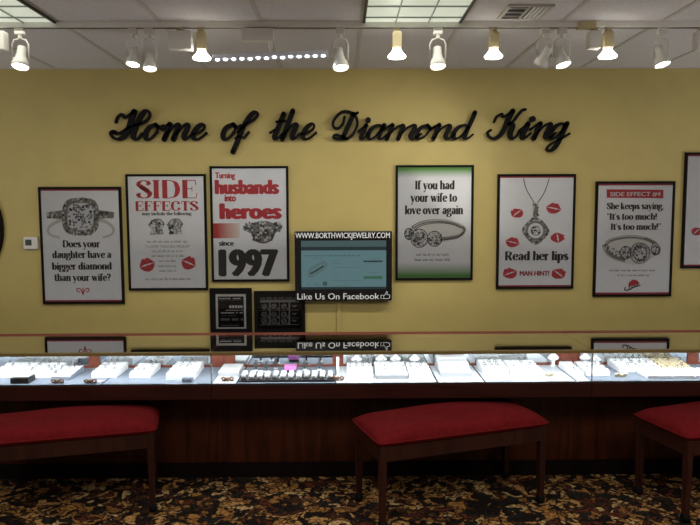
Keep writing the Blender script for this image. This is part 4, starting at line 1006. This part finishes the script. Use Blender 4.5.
# left case
ring_tray(-2.16, -1.955, 4.06, 4.27, .030, 'white ring tray cut off by the left picture edge', 'tiny ring in the tray at the left picture edge', seed=1, rings=5)
block('watch_box', 'small open black box with white insert at the front of the left case', 'box', -1.985, -1.878, 3.925, 4.02, 0, [('box', 0, .034, 0, 'black_tray'), ('insert', .0343, .042, .008, 'white_pad')])
ring_tray(-1.945, -1.79, 4.06, 4.28, .026, 'white ring tray behind the small black box', 'tiny ring in the tray behind the black box', rows=4, cols=4, seed=2, rings=8)
ring_tray(-1.775, -1.66, 4.00, 4.22, .022, 'white tray with pale blue front, just left of the first brown door stile', 'tiny ring in the blue fronted tray', seed=3, rings=6, edge='deck_blue')
ring_tray(-1.55, -1.395, 4.05, 4.28, .026, 'white ring tray in front of the leftmost brown door stile', 'tiny ring in the tray by the left door stile', rows=4, cols=4, seed=4, rings=9)
ring_tray(-1.315, -1.185, 4.04, 4.28, .022, 'white ring tray just right of the dark seam in the left case', 'tiny ring in the tray right of the left seam', seed=5, rings=5)
ring_tray(-1.075, -.90, 3.985, 4.26, .030, 'large white ring tray near the right end of the left case', 'tiny ring in the large tray of the left case', rows=4, cols=4, seed=6, rings=9)
block('ring_box', 'pale blue box beside the large white tray in the left case', 'box', -.965, -.905, 3.93, 3.975, 0, [('box', 0, .020, 0, 'deck_blue'), ('lid', .0203, .026, .002, 'deck_blue')])
bow(-1.705, 3.93, 'brown ribbon bow in front of the blue fronted tray')
bow(-1.508, 3.925, 'brown ribbon bow in front of the tray by the left door stile')
block('jewellery_card', 'lilac card flat at the front of the left case near the dark seam', 'card', -1.52, -1.45, 3.955, 3.985, 0, [('card', 0, .003, 0, 'lilac')])
# middle case
block('flat_board', 'flat white presentation board at the left end of the middle case', 'jewellery tray', -.775, -.645, 4.07, 4.28, 0, [('board', 0, .022, 0, 'grey_pad'), ('pad', .0223, .030, .002, 'white_pad')])
bow(-.695, 3.955, 'brown and gold ribbon bow in front of the flat white board')
wt = thing('watch_tray', 'long black tray with two rows of white watch cushions', 'jewellery tray', (-.338, 3.925, ZD+.0003))
MB().box((-.286, 0, 0), (.286, .15, .012)).build('tray', MT['black_tray'], wt, bevel=.002)
for r in range(2):
    for c in range(12):
        x = -.262+.0476*c; cu = MB()
        cu.lathe([(.004, -.016), (.015, -.014), (.017, 0), (.015, .014), (.004, .016)], 12, None, Matrix.Translation((x, .04+.072*r, .0275)) @ Matrix.Rotation(PI/2, 4, 'Y'))
        cu.build('cushion', MT['grey_pad'] if (r+c) % 4 == 0 else MT['white_pad'], wt, smooth=True)
def watch_stand(x, y, label):
    t = thing('watch_stand', label, 'watch stand', (x, y, ZD+.0003), group='watches on stands in the middle case')
    MB().box((-.014, -.014, 0), (.014, .014, .006)).build('base', MT['white_pad'], t, bevel=.001)
    MB().tube([(0, .006, .005), (0, .008, .03), (0, .002, .045)], .004, 8).build('post', MT['white_pad'], t)
    b = MB(); n = 16
    b.tube([(0, .012*math.cos(2*PI*k/n), .042+.028*math.sin(2*PI*k/n)) for k in range(n)], .006, 8, closed=True); b.build('strap', MT['ring'], t, smooth=True)
    MB().lathe([(.014, 0), (.016, .003), (.015, .006), (.001, .007)], 16, None, Matrix.Translation((0, -.014, .044)) @ Matrix.Rotation(PI/2, 4, 'X')).build('dial', MT['watch_dark'], t)
    return t
watch_stand(-.555, 4.20, 'round dark watch on a stand, nearest the flat white board')
watch_stand(-.485, 4.17, 'dark watch on a low stand, left of the pink box and right of another watch')
watch_stand(-.435, 4.25, 'small watch on a stand directly left of the pink box')
watch_stand(-.245, 4.21, 'dark watch on a stand directly right of the pink box')
watch_stand(-.150, 4.21, 'dark watch on a stand nearest the brown stile below the television')
block('pink_box', 'pink box with black base among the watches', 'box', -.37, -.295, 4.15, 4.20, 0, [('base', 0, .014, .004, 'black_tray'), ('box', .0143, .045, 0, 'pink')])
block('price_sign', 'tall narrow white stand in front of the brown stile under the television', 'sign', -.045, -.018, 4.02, 4.05, 0, [('base', 0, .008, 0, 'white_pad'), ('card', .0083, .125, .006, 'white_pad')])
bow(-.03, 3.955, 'brown ribbon bow at the foot of the tall white stand')
ring_tray(.025, .185, 3.99, 4.25, .022, 'white tray right of the tall white stand in the middle case', 'tiny ring in the tray right of the tall stand', rows=4, cols=4, seed=8, rings=8)
ring_tray(.20, .395, 3.975, 4.25, .026, 'white tray with grey front in the centre of the middle case', 'tiny ring in the grey fronted tray', rows=4, cols=5, seed=9, rings=9, edge='grey_pad')
ring_tray(.405, .545, 3.975, 4.25, .022, 'white tray left of the dark seam and the stepped stand', 'tiny ring in the tray left of the stepped stand', rows=4, cols=4, seed=10, rings=8)
for i, (x, lb) in enumerate(((.09, 'behind the tray right of the tall stand'), (.25, 'behind the left half of the grey fronted tray'), (.345, 'behind the right half of the grey fronted tray'), (.47, 'behind the tray left of the stepped stand'))):
    bust(x, 4.282, .085, 'little white necklace bust ' + lb)
riser(.60, .795, 4.02, 4.28, 'white stand of three steps with grey edges')
ring_tray(.875, 1.035, 4.07, 4.29, .026, 'white tray just right of the stepped stand', 'tiny ring in the tray right of the stepped stand', rows=4, cols=4, seed=11, rings=8)
ring_tray(1.045, 1.235, 3.985, 4.27, .026, 'wide white tray left of the gold bow in the middle case', 'tiny ring in the wide tray left of the gold bow', rows=5, cols=5, seed=12, rings=12)
bow(1.265, 4.02, 'gold ribbon bow on the pale pad near the right seam of the middle case', 'tan_pad', 1.1)
block('jewellery_card', 'pink card lying flat in front of the wide white tray', 'card', .955, 1.025, 3.93, 3.965, 0, [('card', 0, .004, 0, 'lilac')])
ring_tray(1.405, 1.480, 4.00, 4.25, .022, 'narrow white tray at the right end of the middle case', 'tiny ring in the narrow tray at the middle case end', rows=4, cols=2, seed=13, rings=4)
bust(1.375, 4.27, .095, 'white necklace bust by the wide brown stile at the right of the middle case')
# right case
ring_tray(1.50, 1.65, 4.02, 4.24, .024, 'white tray at the left end of the right case', 'tiny ring in the tray at the right case left end', seed=14, rings=5)
bust(1.585, 4.275, .09, 'white necklace bust at the left end of the right case')
bust(1.655, 4.275, .07, 'short white necklace bust, second from the left end of the right case')
bow(1.705, 3.99, 'beige and brown ribbon bow at the front of the right case', 'tan_pad')
for i, (a, b, lb) in enumerate(((1.845, 1.985, 'front white tray in the right case, nearest the beige bow'), (1.993, 2.128, 'front white tray in the right case between two like it'), (2.136, 2.28, 'front white tray in the right case, reaching the right picture edge'))):
    ring_tray(a, b, 3.935, 4.09, .022, lb, 'tiny ring in the '+lb, rows=2, cols=4, seed=20+i, rings=5, tilt=.06)
ring_tray(1.74, 1.865, 4.105, 4.295, .026, 'rear white tray in the right case, behind the beige bow', 'tiny ring in the rear tray behind the beige bow', rows=4, cols=3, seed=30, rings=6)
ring_tray(1.875, 2.005, 4.105, 4.295, .026, 'rear white tray in the right case, left of the beige tray', 'tiny ring in the rear tray left of the beige tray', rows=4, cols=3, seed=31, rings=6)
ring_tray(2.015, 2.20, 4.105, 4.295, .026, 'beige padded tray at the back of the right case', 'tiny ring in the beige tray', rows=4, cols=5, seed=32, rings=6, pad='tan_pad', edge='tan_pad')

# ------------------------------------------------------------------ red benches
def make_bench(label, loc, rz):
    t = thing('upholstered_bench', label, 'bench', (*loc, 0), rz, group='red cushioned benches in front of the counter')
    L, D, zs = 1.055, .44, .468
    nx, ny = 36, 16; hx, hy = L/2, D/2; c = MB(); vs = []; fs = []
    def prof(u, v):
        e = (1-abs(u)**6)*(1-abs(v)**4); return max(e, 0)**.55
    for j in range(ny+1):
        for i in range(nx+1):
            u, v = -1+2*i/nx, -1+2*j/ny
            u = math.copysign(1-(1-abs(u))**1.6, u); v = math.copysign(1-(1-abs(v))**1.5, v)
            ru = .982+.018*(1-abs(v)**8); rv = .965+.035*(1-abs(u)**14)
            vs.append((u*hx*ru, v*hy*rv, zs+.026+.062*prof(u, v)+.006*math.sin(u*5+v*2)*prof(u, v)))
    for j in range(ny):
        for i in range(nx): a = j*(nx+1)+i; fs.append((a, a+1, a+nx+2, a+nx+1))
    edge = [i for i in range(nx+1)] + [j*(nx+1)+nx for j in range(1, ny+1)] + [ny*(nx+1)+i for i in range(nx-1, -1, -1)] + [j*(nx+1) for j in range(ny-1, 0, -1)]
    k = len(vs); n = len(edge)
    for q in edge: vs.append((vs[q][0]*1.004, vs[q][1]*1.01, zs+.012))
    for q in edge: vs.append((vs[q][0]*.98, vs[q][1]*.97, zs+.0005))
    for i in range(n):
        j = (i+1) % n; fs.append((edge[i], edge[j], k+j, k+i)); fs.append((k+i, k+j, k+n+j, k+n+i))
    fs.append(tuple(k+n+i for i in range(n)))
    c.add(vs, fs); cu = c.build('cushion', MT['velvet'], t, smooth=True)
    pp = MB(); pp.tube([(vs[q][0]*1.006, vs[q][1]*1.012, zs+.020) for q in edge], .0055, 8, closed=True); pp.build('piping', MT['velvet'], cu, smooth=True)
    a = MB(); ax, ay = hx-.012, hy-.012
    a.box((-ax+.04, -ay, zs-.085), (ax-.04, -ay+.02, zs)); a.box((-ax+.04, ay-.02, zs-.085), (ax-.04, ay, zs))
    a.box((-ax, -ay+.04, zs-.085), (-ax+.02, ay-.04, zs)); a.box((ax-.02, -ay+.04, zs-.085), (ax, ay-.04, zs))
    a.box((-ax+.02, -ay+.02, zs-.012), (ax-.02, ay-.02, zs))
    a.build('apron', MT['bench_wood'], t)
    for sx in (-1, 1):
        for sy in (-1, 1):
            l = MB(); x, y = sx*(ax-.02), sy*(ay-.02)
            tp, bt = .020, .016
            l.add([(x-bt, y-bt, .045), (x+bt, y-bt, .045), (x+bt, y+bt, .045), (x-bt, y+bt, .045), (x-tp, y-tp, zs-.0005), (x+tp, y-tp, zs-.0005), (x+tp, y+tp, zs-.0005), (x-tp, y+tp, zs-.0005)],
                  [(0,3,2,1),(4,5,6,7),(0,1,5,4),(1,2,6,5),(2,3,7,6),(3,0,4,7)])
            leg = l.build('leg', MT['bench_wood'], t, bevel=.003)
            w_ = MB(); w_.lathe([(.004, -.020), (.021, -.019), (.028, -.009), (.028, .009), (.021, .019), (.004, .020)], 18, None, Matrix.Translation((x, y, .028)) @ Matrix.Rotation(PI/2, 4, 'Y'))
            w_.lathe([(.012, .020), (.020, .044), (.020, .052)], 12, None, Matrix.Translation((x, y, 0)))
            w_.build('caster', MT['caster'], leg, smooth=True)
    return t
B0 = make_bench('red velvet bench standing under the television and the green banded poster', (.622, 3.782), math.radians(18))
b1 = copy_tree(B0); b1.location = (-1.616, 3.75, 0); b1.rotation_euler.z = math.radians(14)
b1['label'] = 'red velvet bench cut off by the left picture edge'
b2 = copy_tree(B0); b2.location = (2.307, 3.815, 0); b2.rotation_euler.z = math.radians(15)
b2['label'] = 'red velvet bench cut off by the right picture edge'
